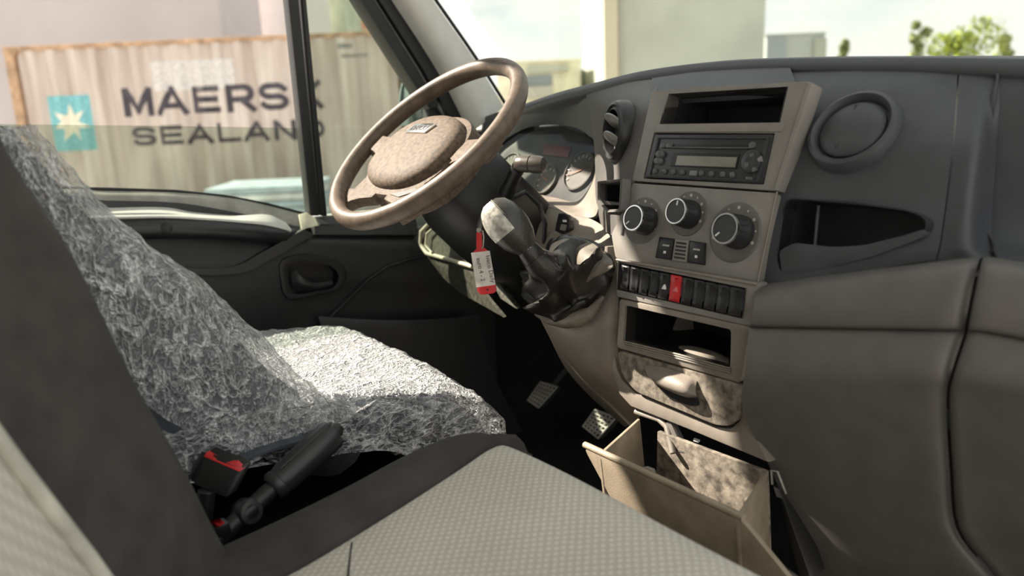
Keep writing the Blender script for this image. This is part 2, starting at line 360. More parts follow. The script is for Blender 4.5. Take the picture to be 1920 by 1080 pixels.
# driver's door (left side of the cab)
door = structure('door_1', w(-1.62, .35, -.80))
XD = -1.58
dpan = patch('door_panel', X([
 [w(-1.575, -.45, -.14), (40, 372, -1.575), (200, 376, -1.575), (330, 380, -1.575), (430, 396, -1.575), (520, 415, -1.575), (585, 428, -1.575), w(-1.575, .80, -.27), w(-1.575, .98, -.285), w(-1.575, 1.10, -.29)],
 [w(-1.565, -.45, -.25), (40, 440, -1.565), (220, 446, -1.565), (330, 446, -1.565), (430, 446, -1.565), (500, 452, -1.555), (590, 450, -1.545), (700, 452, -1.545), (790, 455, -1.545), w(-1.55, 1.10, -.33)],
 [w(-1.565, -.45, -.31), (60, 500, -1.565), (240, 500, -1.565), (330, 498, -1.56), (420, 500, -1.55), (500, 480, -1.545), (590, 480, -1.54), (690, 480, -1.54), (790, 482, -1.54), w(-1.55, 1.10, -.36)],
 [w(-1.54, -.45, -.33), (80, 520, -1.54), (250, 516, -1.54), (330, 513, -1.54), (420, 514, -1.54), (500, 512, -1.54), (590, 520, -1.54), (690, 520, -1.54), (790, 520, -1.54), w(-1.55, 1.10, -.40)],
 [w(-1.55, -.45, -.45), (130, 620, -1.54), (300, 610, -1.54), (400, 605, -1.54), (480, 600, -1.54), (550, 595, -1.545), (640, 590, -1.55), (740, 590, -1.55), (840, 590, -1.55), w(-1.56, 1.10, -.52)],
 [w(-1.56, -.45, -.80), w(-1.56, -.1, -.80), w(-1.56, .1, -.80), w(-1.56, .25, -.80), w(-1.56, .4, -.80), w(-1.56, .55, -.80), w(-1.56, .7, -.80), w(-1.56, .85, -.80), w(-1.56, 1.0, -.80), w(-1.56, 1.10, -.80)],
], ), DOORM, door, thick=.03)
patch('door_top_trim', X([
 [w(-1.615, -.45, -.10), (40, 357, -1.61), (200, 358, -1.61), (330, 361, -1.61), (430, 371, -1.61), (500, 385, -1.61), (562, 401, -1.61)],
 [w(-1.595, -.45, -.112), (40, 366, -1.595), (200, 367, -1.595), (330, 371, -1.595), (430, 383, -1.595), (500, 396, -1.595), (562, 409, -1.595)],
 [w(-1.585, -.45, -.13), (40, 381, -1.585), (200, 382, -1.585), (330, 388, -1.585), (430, 404, -1.585), (500, 416, -1.585), (560, 424, -1.585)],
 [w(-1.583, -.45, -.145), (40, 387, -1.583), (200, 389, -1.583), (330, 395, -1.583), (430, 408, -1.583), (500, 420, -1.583), (556, 430, -1.583)]]), mat('door_sill_trim', (.34, .33, .30), .5, bump=.2), door, thick=.02)
patch('ledge', X([
 [w(-1.585, -.45, -.14), (40, 385, -1.585), (160, 386, -1.585), (300, 384, -1.585), (360, 396, -1.58), (440, 404, -1.57), (500, 402, -1.56), (535, 416, -1.55)],
 [w(-1.535, -.45, -.16), (40, 405, -1.535), (160, 405, -1.535), (300, 403, -1.535), (380, 407, -1.535), (450, 412, -1.535), (505, 417, -1.535), (545, 428, -1.535)],
 [w(-1.53, -.45, -.17), (40, 411, -1.53), (160, 410, -1.53), (300, 408, -1.53), (380, 412, -1.53), (450, 417, -1.53), (505, 423, -1.53), (547, 433, -1.53)]]), DOORT, door, thick=.012)
tube('grab_rail', [w(-1.545, -.45, -.19), P(40, 432, x=-1.545), P(170, 431, x=-1.545), P(300, 428, x=-1.54), P(400, 430, x=-1.54), P(480, 437, x=-1.54), P(530, 442, x=-1.545), P(552, 438, x=-1.555)],
     [.020, .020, .020, .020, .020, .020, .018, .010], BLK2, door, n=14)
lathe('screw_cap', P(312, 427, x=-1.521), (1, -.15, .15), [(0, .003), (.0085, .003), (.0105, .0015), (.0105, -.004)], BLACK, door, n=20)
patch('map_pocket_lip', X([[(250, 505, -1.53), (330, 502, -1.53), (400, 504, -1.53), (450, 496, -1.53), (490, 474, -1.53), (530, 452, -1.53), (570, 430, -1.53)],
                            [(250, 516, -1.528), (330, 513, -1.528), (400, 516, -1.528), (460, 510, -1.528), (505, 488, -1.528), (548, 464, -1.528), (590, 440, -1.528)]]), DOORM, door, nu=4, thick=.02)
# inner handle
hp = Plane((-1.532, .66, -.345), (1, -.02, .04))
out = roundpoly([hp(522, 487), hp(570, 474), hp(635, 486), hp(655, 512), hp(640, 545), hp(545, 566), hp(530, 550)], .02)
inn = roundpoly([hp(536, 498), hp(575, 492), hp(622, 498), hp(638, 516), hp(628, 540), hp(556, 553), hp(543, 545)], .014)
cut(dpan, inn, hp.n*-.09, back=.03)
hd = ring('handle_bezel', out, inn, hp.n*-.02, BLACK, door, bevel=.003)
well('handle_dish', inn, hp.n*-.028, BLACK, hd)
patch('door_lever', X([[(546, 512, -1.535), (556, 508, -1.528), (566, 520, -1.524), (590, 530, -1.522), (624, 527, -1.525)],
                        [(548, 530, -1.533), (560, 532, -1.526), (575, 536, -1.522), (600, 538, -1.52), (624, 533, -1.523)],
                        [(553, 547, -1.535), (566, 546, -1.530), (585, 545, -1.526), (606, 543, -1.524), (620, 538, -1.526)]]), BLK2, hd, nu=4, nv=4, thick=.006)
tube('panel_groove', X([[(618, 596, -1.538), (650, 565, -1.536), (690, 525, -1.534), (725, 500, -1.534), (770, 486, -1.534), (800, 480, -1.534)]])[0], .003, BLACK, door, n=6)
patch('door_bin', X([[(600, 592, -1.53), (680, 598, -1.50), (760, 600, -1.48), (840, 597, -1.48), (900, 590, -1.49)],
                      [(600, 604, -1.52), (680, 612, -1.49), (760, 616, -1.47), (840, 612, -1.47), (900, 604, -1.48)],
                      [(640, 700, -1.50), (720, 720, -1.48), (800, 730, -1.47), (870, 720, -1.47), (930, 710, -1.48)],
                      [(700, 800, -1.50), (780, 820, -1.48), (860, 830, -1.48), (930, 820, -1.48), (980, 810, -1.49)]]), DOORM, door, thick=.02)
tube('belt_seal', X([[w(-1.615, -.45, -.095), (40, 354, -1.615), (120, 354, -1.615), (200, 355, -1.615), (330, 359, -1.615), (420, 368, -1.615), (500, 383, -1.615), (570, 401, -1.615)]])[0], .0035, RUBBER, door, n=8)
prism('door_outer', [w(-1.66, y, z) for y, z in ((-.5, -.10), (.2, -.125), (.5, -.17), (.68, -.23), (1.2, -.25), (1.2, -.95), (-.5, -.95))], (.03, 0, 0), mat('body_paint', (.6, .6, .6), .3, bump=0), door, bevel=.004)
# window frames
F1 = Plane((-1.60, 0, 0), (1, 0, 0))
bar1 = prism('window_divider', [w(-1.60, .632, .67), w(-1.60, .652, .67), F1(557, -40), F1(600, 405), F1(582, 405), F1(536, -40)], (-.03, 0, 0), RUBBER, door, bevel=.004)
prism('divider_channel', [w(-1.604, .660, .67), w(-1.604, .668, .67), F1(571, -40, -.004), F1(614, 405, -.004), F1(602, 405, -.004), F1(563, -40, -.004)], (-.03, 0, 0), RUBBER, door, bevel=.003)
prism('b_pillar_frame', [w(-1.60, -.35, -.13), w(-1.60, -.34, .36), w(-1.60, -.06, .465), w(-1.60, .0, .49), w(-1.60, .06, .60), w(-1.60, .12, .69), w(-1.60, -.56, .72), w(-1.60, -.56, -.13)], (-.03, 0, 0), BLK2, door, bevel=.004)  # pillar out of view, front edge shaped to place the sun patches
prism('window_header', [w(-1.60, -.50, .664), w(-1.60, .54, .664), w(-1.60, .50, .80), w(-1.60, -.50, .80)], (-.03, 0, 0), BLK2, door, bevel=.004)
prism('corner_bracket', X([[(560, 402, -1.60), (576, 398, -1.60), (592, 412, -1.59), (612, 418, -1.57), (596, 424, -1.565), (576, 428, -1.56), (566, 432, -1.555)]])[0], (-.02, 0, -.004), mat('bracket_cream', (.55, .53, .42), .5), door, bevel=.002)
prism('corner_gasket', X([[(590, 408, -1.585), (625, 404, -1.59), (660, 414, -1.58), (655, 421, -1.56), (600, 420, -1.56)]])[0], (0, 0, -.012), RUBBER, door, bevel=.003)
patch('door_front_cap', X([[(590, 424, -1.545), (650, 420, -1.55), (720, 415, -1.55), (780, 410, -1.55)], [(590, 440, -1.54), (650, 440, -1.54), (720, 440, -1.54), (785, 440, -1.54)]]), DOORM, door, nu=4, thick=.03)
# glass
g1 = struct(prism('window_1', [w(-1.625, -.28, -.13), w(-1.625, -.28, .028), P(20, 233, x=-1.625), P(300, 236, x=-1.625), P(560, 240, x=-1.625), P(597, 405, x=-1.625), P(430, 372, x=-1.625), P(200, 358, x=-1.625)], (-.004, 0, 0), GSIDE, bevel=0, smooth=0))
g2 = struct(prism('window_2', [F1(560, -60, -.012), F1(655, -60, -.012), F1(815, 230, -.012), F1(812, 425, -.012), F1(606, 410, -.012)], (-.004, 0, 0), GSIDE, bevel=0, smooth=0))
ws = [w(-1.63, 1.36, -.04), w(.16, 1.36, -.04), w(.12, .58, .74), w(-1.60, .58, .74)]
struct(prism('window_3', ws, (0, .004, .005), GFRONT, bevel=0, smooth=0))
# front pillar
pil = structure('trim_1', P(880, 240, x=-1.52))
PP = lambda px, py, x: P(px, py, x=x)
def strip(name, A, B, m, vec, bevel=.003, x=-1.56): return prism(name, [PP(a, b, x) for a, b in A] + [PP(a, b, x) for a, b in B[::-1]], vec, m, pil, bevel)
strip('outer_seal', [(655, -40), (676, 0), (760, 132), (806, 205)], [(682, -40), (703, 0), (785, 132), (824, 200)], RUBBER, (-.05, 0, 0), x=-1.575)
strip('metal_channel', [(680, -40), (701, 0), (783, 132), (850, 240)], [(692, -40), (713, 0), (795, 132), (868, 240)], mat('channel_grey', (.30, .30, .31), .4), (-.04, 0, 0), x=-1.585)
strip('inner_seal', [(690, -40), (711, 0), (793, 130), (868, 262)], [(713, -40), (736, 0), (822, 130), (900, 262)], RUBBER, (-.04, 0, 0), x=-1.57)
patch('pillar_cover', X([[(712, -40, -1.57), (734, 0, -1.57), (790, 85, -1.57), (835, 160, -1.57), (880, 250, -1.57)],
                          [(745, -40, -1.53), (768, 0, -1.53), (822, 85, -1.53), (860, 150, -1.53), (902, 235, -1.53)],
                          [(788, -40, -1.52), (812, 0, -1.52), (868, 80, -1.52), (902, 130, -1.52), (945, 200, -1.52)]]), PILLAR, pil, thick=.01)
patch('pillar_cover_upper', X([[w(-1.57, .44, .78), (711, -42, -1.57)], [w(-1.53, .50, .78), (744, -42, -1.53)], [w(-1.52, .56, .78), (787, -42, -1.52)]]), PILLAR, pil, thick=.01)
tube('windscreen_seal', X([[(792, -40, -1.525), (817, 0, -1.525), (873, 80, -1.525), (907, 130, -1.525), (952, 202, -1.525)]])[0], .004, RUBBER, pil, n=8)
prism('pillar_foot', X([[(805, 200, -1.60), (830, 195, -1.6), (872, 250, -1.6), (900, 262, -1.6), (885, 330, -1.6), (800, 330, -1.6)]])[0], (-.03, 0, 0), RUBBER, pil, .003)
prism('pillar_upper', [w(-1.57, .775, .235), w(-1.57, .93, .235), w(-1.57, .62, .76), w(-1.57, .31, .76)], (-.06, 0, 0), RUBBER, pil, .004)
# wing mirror outside the quarter window
mir = thing('wing_mirror', 'grey-green wing mirror housing outside the quarter window', 'mirror', P(772, 225, x=-1.86))
patch('mirror_housing', [[P(748, 235, x=-1.86), P(747, 190, x=-1.86), P(757, 148, x=-1.86), P(785, 135, x=-1.86)], [P(775, 238, x=-1.80), P(772, 190, x=-1.78), P(778, 150, x=-1.79), P(792, 140, x=-1.81)], [P(800, 235, x=-1.84), P(802, 195, x=-1.82), P(803, 165, x=-1.82), P(804, 148, x=-1.84)]],
      mat('mirror_shell', (.10, .14, .14), .4), mir, thick=.05)
tube('mirror_arm', [P(790, 230, x=-1.82), w(-1.72, 1.03, -.09), w(-1.66, 1.03, -.12)], .014, RUBBER, mir)
#%%DASH
# ------------------------------------------------------------------ dashboard
dash = thing('dashboard', 'wide dark grey plastic dashboard with moulded lower panels across the cab', 'dashboard', w(-.7, .95, FLZ))
lip = [w(-1.50, 1.10, -.045), P(940, 208, y=1.02), P(985, 191, y=.98), P(1040, 172, y=.95), P(1100, 156, y=.93), P(1200, 131, y=.90), P(1340, 113, y=.885), P(1500, 106, y=.875), P(1700, 104, y=.87), P(1919, 106, y=.87), w(-.15, .88, .004), w(.12, .91, -.03)]
def off(p, dy, dz, yy=None): return Vector((p.x, (yy if yy is not None else p.y+dy), p.z+dz))
patch('top_pad', [[off(p, 0, -.03, 1.42) for p in lip], [off(p, 0, -.004, 1.2) for p in lip], [off(p, .06, -.001) for p in lip], [off(p, .012, -.001) for p in lip], [off(p, 0, -.005) for p in lip],
                  [off(p, -.006, -.016) for p in lip], [off(p, .006, -.03) for p in lip]], DASH, dash, nu=5, nv=6, thick=.01, toward=(-.7, .5, H+.8), smooth=60)
def ext(rows, d=(.28, .03, -.015)): return [r + [Vector(r[-1])+Vector(d)] for r in Y(rows)]
up_l = Y([
 [(1475, 122, .885), (1560, 121, .878), (1640, 121, .875), (1720, 122, .873), (1796, 123, .873)],
 [(1470, 180, .83), (1560, 178, .83), (1640, 178, .83), (1720, 182, .832), (1792, 192, .835)],
 [(1465, 270, .79), (1550, 270, .79), (1630, 272, .79), (1710, 275, .79), (1785, 280, .792)],
 [(1440, 360, .765), (1530, 363, .765), (1620, 370, .765), (1700, 378, .766), (1772, 385, .77)],
 [(1420, 450, .748), (1510, 462, .745), (1610, 462, .745), (1690, 455, .748), (1762, 455, .755)],
 [(1400, 540, .738), (1490, 532, .735), (1590, 516, .738), (1680, 498, .745), (1754, 488, .752)]])
upL = patch('upper_panel', up_l, DASH, dash, thick=.02)
upR = patch('upper_panel', ext([
 [(1799, 123, .873), (1838, 124, .874), (1872, 124, .875), (1930, 125, .876)],
 [(1795, 192, .836), (1838, 196, .838), (1872, 198, .848), (1930, 200, .852)],
 [(1788, 280, .793), (1832, 284, .795), (1866, 285, .832), (1930, 288, .84)],
 [(1775, 385, .771), (1822, 388, .774), (1858, 388, .822), (1930, 390, .832)],
 [(1765, 455, .756), (1818, 455, .761), (1856, 452, .80), (1930, 452, .81)],
 [(1757, 488, .753), (1822, 484, .760), (1866, 486, .772), (1930, 492, .778)]]), DASH, dash, thick=.005)
# lower panels, split by the vertical seam
rowsL = [(1420, 531, 1842, 481, .748), (1416, 546, 1836, 496, .712), (1413, 575, 1822, 560, .694), (1408, 606, 1812, 612, .690), (1406, 614, 1811, 620, .697), (1404, 624, 1808, 632, .690), (1397, 700, 1786, 700, .676), (1393, 770, 1777, 750, .690), (1440, 868, 1783, 880, .725), (1478, 960, 1795, 990, .75), (1512, 1046, 1850, 1064, .77), (1540, 1130, 1905, 1130, .80)]
bow = [-4, -4, 0, 0, 0, 0, 0, 4, 8, 6, 6, 0]
L1, L2 = [], []
for (xa, ya, xb, yb, yy), bw in zip(rowsL, bow):
    r = []
    for t in (0, .12, .4, .7, .92, .993):
        r.append(P(xa+(xb-xa)*t, ya+(yb-ya)*t + bw*math.sin(PI*t), y=yy + (.012 if t > .98 else 0) + .01*t))
    L1.append(r)
    s = [P(xb+3, yb, y=yy+.022), P(xb+14, yb+1, y=yy+.01), P(xb+90, yb+12, y=yy+.012)]; s += [s[-1]+Vector((.2, .02, -.01)), s[-1]+Vector((.36, .05, -.03))]; L2.append(s)
patch('knee_panel', L1, DASHL, dash, nu=4, nv=4, thick=.015)
patch('glovebox_panel', L2, DASHL, dash, nu=4, nv=4, thick=.015)
patch('console_brow', Y([[(1222, 146, .888), (1300, 134, .887), (1400, 126, .886), (1482, 121, .886)], [(1222, 152, .87), (1300, 141, .868), (1400, 133, .866), (1482, 128, .868)], [(1215, 190, .815), (1300, 182, .81), (1400, 175, .81), (1496, 166, .83)]]), DASH, dash, thick=.008)
# storage pocket in the upper panel
pk = Plane((-.45, .752, -.14), (-.05, -1, .22))
po = roundpoly([pk(1474, 372), pk(1600, 382), pk(1700, 395), pk(1737, 410), pk(1733, 440), pk(1640, 475), pk(1520, 506), pk(1466, 514), pk(1458, 480)], .012)
cut(upL, po, pk.n*-.12, back=.05)
well('storage_pocket', po, pk.n*-.06, mat('pocket_dark', (.02, .021, .024), .6), dash)
lipc = roundpoly([pk(1460, 470, .004), pk(1490, 455, .004), pk(1560, 463, .006), pk(1620, 460, .006), pk(1700, 440, .004), pk(1736, 428, .002), pk(1730, 445, .002), pk(1640, 480, .004), pk(1520, 510, .004), pk(1466, 516, .004)], .006)
prism('pocket_lip', lipc, pk.n*-.012, DASH, dash, bevel=.003)
tube('pocket_rib', [pk(1535, 385, -.02), pk(1528, 460, -.02)], .002, DASH, dash, n=6)
# round vents
def vent(px, py, yy, axis, r, flaps, name='air_vent'):
    c = P(px, py, y=yy); ax = Vector(axis).normalized(); u, v = frame_of(ax)
    b = lathe(name, c, ax, [(r*1.18, -.012), (r*1.17, .0), (r*1.10, .007), (r*1.0, .009), (r*.90, .004), (r*.86, -.006), (r*.84, -.03), (0, -.03)], flaps['m'], dash, n=36)
    return b, c, ax
q3_ = Y([[(1550, 270, .79), (1630, 271, .79), (1595, 178, .83)]])[0]; vaxr = (q3_[1]-q3_[0]).cross(q3_[2]-q3_[0]).normalized(); vaxr = vaxr if vaxr.y < 0 else -vaxr
vb, vc, va = vent(1600, 245, .7985, vaxr, .042, dict(m=DASH))
lathe('vent_disc', vc, va, [(.0, .010), (.018, .010), (.030, .0075), (.0345, .003), (.035, -.01)], DASH, vb, n=32)
uu = va.cross(Vector((0, 0, 1))).normalized(); vv = uu.cross(va)
tube('vent_slot', [vc+va*.0085+uu*(.006-.004*math.cos(t*1.2))+vv*.027*t for t in (-1, -.6, -.2, .2, .6, 1)], .0012, BLACK, vb, n=6)
# cheek between the cluster and the console with its round vent
ck = Y([[(1098, 173, .928), (1135, 165, .912), (1180, 154, .897), (1236, 147, .882)],
        [(1106, 215, .905), (1140, 210, .87), (1180, 203, .835), (1226, 196, .80)],
        [(1113, 265, .892), (1140, 268, .85), (1170, 270, .815), (1208, 268, .782)],
        [(1116, 315, .880), (1138, 322, .83), (1165, 330, .79), (1192, 332, .765)],
        [(1117, 370, .860), (1132, 382, .80), (1152, 390, .762), (1176, 392, .742)],
        [(1128, 430, .82), (1138, 436, .775), (1150, 442, .745), (1166, 440, .732)]])
cheek = patch('vent_cheek', ck, mat('cheek_plastic', (.095, .09, .086), .5, bump=.2, namt=.05), dash, thick=.008)
vaxl = Vector((-.42, -.90, .10)).normalized()
vb, vc, va = vent(1157, 247, .823, vaxl, .0385, dict(m=BLK2))
uu = va.cross(Vector((0, 0, 1))).normalized(); vv = uu.cross(va)
lathe('vent_throat', vc, va, [(.0365, .006), (.0315, .009), (.030, .0), (.0295, -.02)], BLACK, vb, n=30)
for k, (dv, tilt) in enumerate(((.0125, .80), (-.0125, .80))):
    c0 = vc + vv*dv + va*.006; d1 = (vv*math.cos(tilt) + va*math.sin(tilt)); nn = uu.cross(d1)
    pts = [c0 + uu*(.0285*math.cos(a)) + d1*(.0165*math.sin(a)) for a in (2*PI*i/24 for i in range(24))]
    prism('vent_flap', pts, nn*.003, mat('flap_grey', (.24, .24, .23), .35), vb, bevel=.001)
# ticket slot beside the console
cp = Plane((-.76, .752, -.15), (-.5, -.85, .15))
ts = roundpoly([cp(1124, 345, .004), cp(1163, 340, .004), cp(1160, 392, .004), cp(1140, 393, .004), cp(1124, 374, .004)], .004)
tr = ring('ticket_slot', roundpoly([cp(1120, 340, .008), cp(1167, 335, .008), cp(1163, 397, .008), cp(1137, 398, .008), cp(1120, 376, .008)], .004), ts, cp.n*-.012, DASHL, dash, bevel=.0008)
cut(cheek, [p-cp.n*.001 for p in ts], cp.n*-.12, back=.03)
well('slot_lining', [p-cp.n*.001 for p in ts], cp.n*-.05, BLACK, tr)
# instrument hood and cluster
patch('cluster_hood', Y([[(905, 238, 1.04), (950, 218, 1.005), (985, 203, .975), (1030, 188, .95), (1070, 178, .938), (1102, 171, .927)],
                          [(900, 258, 1.04), (945, 240, 1.005), (985, 224, .985), (1030, 212, .968), (1075, 207, .955), (1108, 213, .93)],
                          [(905, 290, 1.02), (945, 262, 1.005), (985, 241, .995), (1030, 234, .985), (1080, 240, .965), (1114, 262, .93)]]), DASH, dash, thick=.008)
cl = Plane((-1.07, .945, -.11), (-.05, -.86, .5))
co = roundpoly([cl(905, 330), cl(930, 282), cl(985, 241), cl(1045, 234), cl(1095, 250), cl(1115, 275), cl(1117, 310), cl(1104, 350), cl(1078, 378), cl(1000, 362), cl(930, 348)], .02)
clu = prism('instrument_cluster', [p-cl.n*.012 for p in co], cl.n*-.02, mat('cluster_face', (.07, .07, .07), .6, bump=.05), dash, bevel=.001)
def gauge(px, py, r, n=14, a0=-2.2, a1=2.2, na=.6):
    c = cl(px, py, -.0115); u = Vector((1, 0, 0)); v = cl.n.cross(u)
    gm = lathe('gauge', c, cl.n, [(r*1.06, 0), (r*1.04, .005), (r*.97, .0055), (r*.94, .002), (0, .0018)], mat('gauge_face', (.13, .122, .10), .55, bump=0), clu, n=36)
    bm = bmesh.new()
    for k in range(n):
        t = a0+(a1-a0)*k/(n-1); d = u*math.sin(t)+v*math.cos(t); s = d.cross(cl.n)
        add_prism(bm, [c+cl.n*.0028+d*r*.72+s*.0006, c+cl.n*.0028+d*r*.88+s*.0006, c+cl.n*.0028+d*r*.88-s*.0006, c+cl.n*.0028+d*r*.72-s*.0006], cl.n*-.0008)
    finish(bm, 'scale_marks', WHITE, gm, 0)
    d = u*math.sin(na)+v*math.cos(na); s = d.cross(cl.n)
    prism('needle', [c+cl.n*.004-d*r*.15+s*.001, c+cl.n*.004+d*r*.8+s*.0003, c+cl.n*.004+d*r*.8-s*.0003, c+cl.n*.004-d*r*.15-s*.001], cl.n*-.001, mat('needle_orange', (.7, .2, .06), .5, bump=0), gm, bevel=0)
gauge(1088, 322, .036, na=-1.9); gauge(1026, 338, .027, n=9, na=-1.2); gauge(955, 320, .036, na=-1.9)
prism('red_glass_reflection', [cl(1022, 272, -.0115), cl(1072, 276, -.0115), cl(1066, 296, -.0115), cl(1018, 290, -.0115)], cl.n*.002, mat('dark_red_reflection', (.16, .02, .02), .3, bump=0), clu, bevel=.0005)  # red patch stands in for a reflection on the cluster glass
struct_ = prism('cluster_lens', co, cl.n*-.002, GCLU, clu, bevel=0, smooth=0)
patch('cluster_bezel', Y([[(925, 349, .925), (985, 360, .918), (1040, 370, .912), (1080, 378, .905), (1105, 350, .905), (1117, 312, .905), (1116, 278, .91)],
                           [(930, 356, .90), (985, 369, .88), (1040, 384, .872), (1092, 396, .862), (1116, 372, .865), (1120, 325, .875), (1117, 280, .885)],
                           [(935, 364, .885), (985, 376, .865), (1040, 391, .855), (1103, 408, .845), (1122, 390, .838), (1122, 335, .86), (1118, 282, .88)]]), FASL, dash, nu=4, thick=.006)
lowp = patch('column_side_panel', Y([[(950, 368, .88), (1000, 380, .865), (1050, 393, .855), (1104, 409, .845), (1138, 428, .80)],
                               [(965, 410, .84), (1005, 420, .83), (1050, 428, .82), (1100, 440, .805), (1146, 452, .765)],
                               [(980, 470, .82), (1010, 470, .81), (1045, 468, .79), (1095, 478, .765), (1152, 490, .74)],
                               [(1000, 540, .82), (1020, 540, .80), (1060, 540, .77), (1110, 545, .755), (1156, 540, .742)]]), FASL, dash, thick=.006)
sp = Plane((-.93, .815, -.2), (-.25, -.9, .35))
hs = prism('headlamp_switch', roundpoly([sp(1047, 400, .006), sp(1060, 400, .006), sp(1067, 410, .006), sp(1066, 428, .006), sp(1048, 452, .006), sp(1036, 450, .006)], .003), sp.n*-.01, BLK2, dash, bevel=.001)
prism('switch_wheel', [sp(1052, 420, .009), sp(1060, 421, .009), sp(1057, 432, .009), sp(1049, 431, .009)], sp.n*-.006, FASC, hs, bevel=.0008)
prism('switch_mark', [sp(1055, 412, .0085), sp(1060, 412, .0085), sp(1060, 416, .0085), sp(1055, 416, .0085)], sp.n*-.003, WHITE, hs, bevel=0)
# pedestal under the gear lever
patch('gear_pedestal', Y([[(1002, 545, .72), (1040, 560, .715), (1080, 560, .715), (1120, 540, .72), (1158, 500, .735)],
                           [(1010, 590, .71), (1045, 606, .70), (1085, 612, .698), (1125, 596, .705), (1160, 570, .722)],
                           [(1030, 632, .725), (1062, 645, .705), (1095, 650, .70), (1130, 648, .705), (1158, 640, .72)],
                           [(1060, 690, .76), (1090, 700, .73), (1115, 702, .715), (1140, 702, .712), (1166, 698, .72)],
                           [(1105, 742, .80), (1125, 745, .765), (1145, 746, .745), (1165, 746, .73), (1186, 742, .725)],
                           [(1170, 800, .83), (1176, 800, .80), (1182, 796, .78), (1190, 790, .765), (1202, 780, .75)]]), FASL, dash, thick=.008)
# lower dash under the steering column (open, pale edged trim panel)
kp = patch('column_lower_cover', Y([[(790, 428, .885), (802, 420, .88), (822, 430, .875), (850, 450, .86)],
                               [(790, 460, .87), (808, 476, .865), (842, 489, .855), (884, 501, .835)],
                               [(808, 490, .865), (836, 511, .855), (872, 530, .845), (907, 548, .825)],
                               [(832, 522, .86), (864, 549, .85), (902, 571, .835), (944, 595, .81)]]), mat('olive_trim', (.06, .06, .045), .5, bump=.6, nscale=120, namt=.3), dash, thick=.006)
EDGE = mat('lit_edge', (.42, .40, .30), .6)  # cream colour carries the light caught by the cover's edges
tube('cover_edge', Y([[(803, 421, .875), (790, 434, .872), (788, 458, .868), (800, 475, .862), (842, 487, .85), (886, 500, .83)]])[0], .0045, EDGE, dash, n=8)
tube('cover_edge', Y([[(812, 428, .868), (800, 438, .865), (798, 460, .86), (810, 474, .855)]])[0], .0025, EDGE, dash, n=8)
prism('trim_flap', Y([[(905, 500, .83), (918, 505, .83), (968, 580, .80), (938, 560, .81)]])[0], (.0, .012, 0), MATS['olive_trim'], dash, bevel=.002)
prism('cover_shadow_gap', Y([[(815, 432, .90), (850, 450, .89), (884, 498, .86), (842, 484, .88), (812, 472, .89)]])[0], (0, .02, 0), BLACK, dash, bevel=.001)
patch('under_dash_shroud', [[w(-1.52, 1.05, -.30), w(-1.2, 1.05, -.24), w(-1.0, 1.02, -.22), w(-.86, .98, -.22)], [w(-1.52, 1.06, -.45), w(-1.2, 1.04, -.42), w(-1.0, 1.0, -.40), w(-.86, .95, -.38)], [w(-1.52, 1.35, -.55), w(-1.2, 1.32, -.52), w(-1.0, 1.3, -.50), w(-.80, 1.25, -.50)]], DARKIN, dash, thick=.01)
patch('dash_end', [[w(-1.54, 1.08, -.04), w(-1.4, 1.06, -.02), w(-1.27, 1.03, -.02)], [w(-1.54, 1.06, -.15), w(-1.4, 1.04, -.15), w(-1.28, 1.0, -.15)], [w(-1.54, 1.04, -.31), w(-1.4, 1.02, -.3), w(-1.25, 1.0, -.27)]], DASH, dash, thick=.01)

# ------------------------------------------------------------------ centre console
A = Plane((0, .764, -.08), (0, -1, .30)); B = Plane((0, .712, -.25), (0, -1, .04))
con = thing('centre_console', 'grey-brown centre console tower with open slot above and below', 'console', w(-.62, .72, -.42))
fr = prism('radio_frame', roundpoly([A(1222, 170), A(1310, 163), A(1514, 152), A(1523, 156), A(1458, 358), A(1185, 339)], .005, 3), A.n*-.022, FASC, con, bevel=.002)
slot = [A(1254, 176), A(1475, 163), A(1460, 229), A(1239, 232)]
cut(fr, slot, A.n*-.06); well('storage_slot', slot, A.n*-.11, DARKIN, con)
rad = [A(1226, 249), A(1453, 250), A(1432, 346), A(1206, 335)]
cut(fr, rad, A.n*-.06)
prism('frame_bar', [A(1232, 233, .002), A(1470, 230, .002), A(1465, 247, .002), A(1226, 248, .002)], A.n*-.006, FASC, con, bevel=.0015)
prism('frame_edge', [A(1514, 153, .003), A(1523, 155, .003), A(1458, 358, .003), A(1450, 357, .003)], A.n*-.02, FASC, con, bevel=.002)
hp2 = prism('heater_panel', roundpoly([A(1185, 343), A(1456, 362), A(1420, 528), A(1154, 484), A(1146, 440), A(1166, 398)], .004, 3), A.n*-.02, FASC, con, bevel=.0015)
tube('panel_edge', [A(1457, 360, .002), A(1421, 528, .002)], .0012, CHROME if False else FASL, con, n=6)
swb = prism('switch_surround', roundpoly([B(1156, 488), B(1420, 533), B(1408, 612), B(1156, 556)], .004, 3), B.n*-.02, FASC, con, bevel=.0015)
swo = [B(1163, 493), B(1397, 540), B(1391, 597), B(1159, 543)]
cut(swb, swo, B.n*-.06); well('switch_well', swo, B.n*-.02, BLACK, con)
tube('surround_lip', [B(1156, 487, .001), B(1250, 503, .001), B(1419, 533, .001)], .0018, FASL, con, n=8)
ls = prism('lower_tray_frame', roundpoly([B(1161, 560, .002), B(1406, 613, .002), B(1388, 719, .002), B(1156, 652, .002)], .006, 4), B.n*-.022, FASL, con, bevel=.002)
lo_ = roundpoly([B(1172, 572, .002), B(1371, 618, .002), B(1369, 697, .002), B(1168, 643, .002)], .004, 3)
cut(ls, lo_, B.n*-.06); lt = well('lower_tray', [p-B.n*.004 for p in lo_], B.n*-.12, BLACK, con)
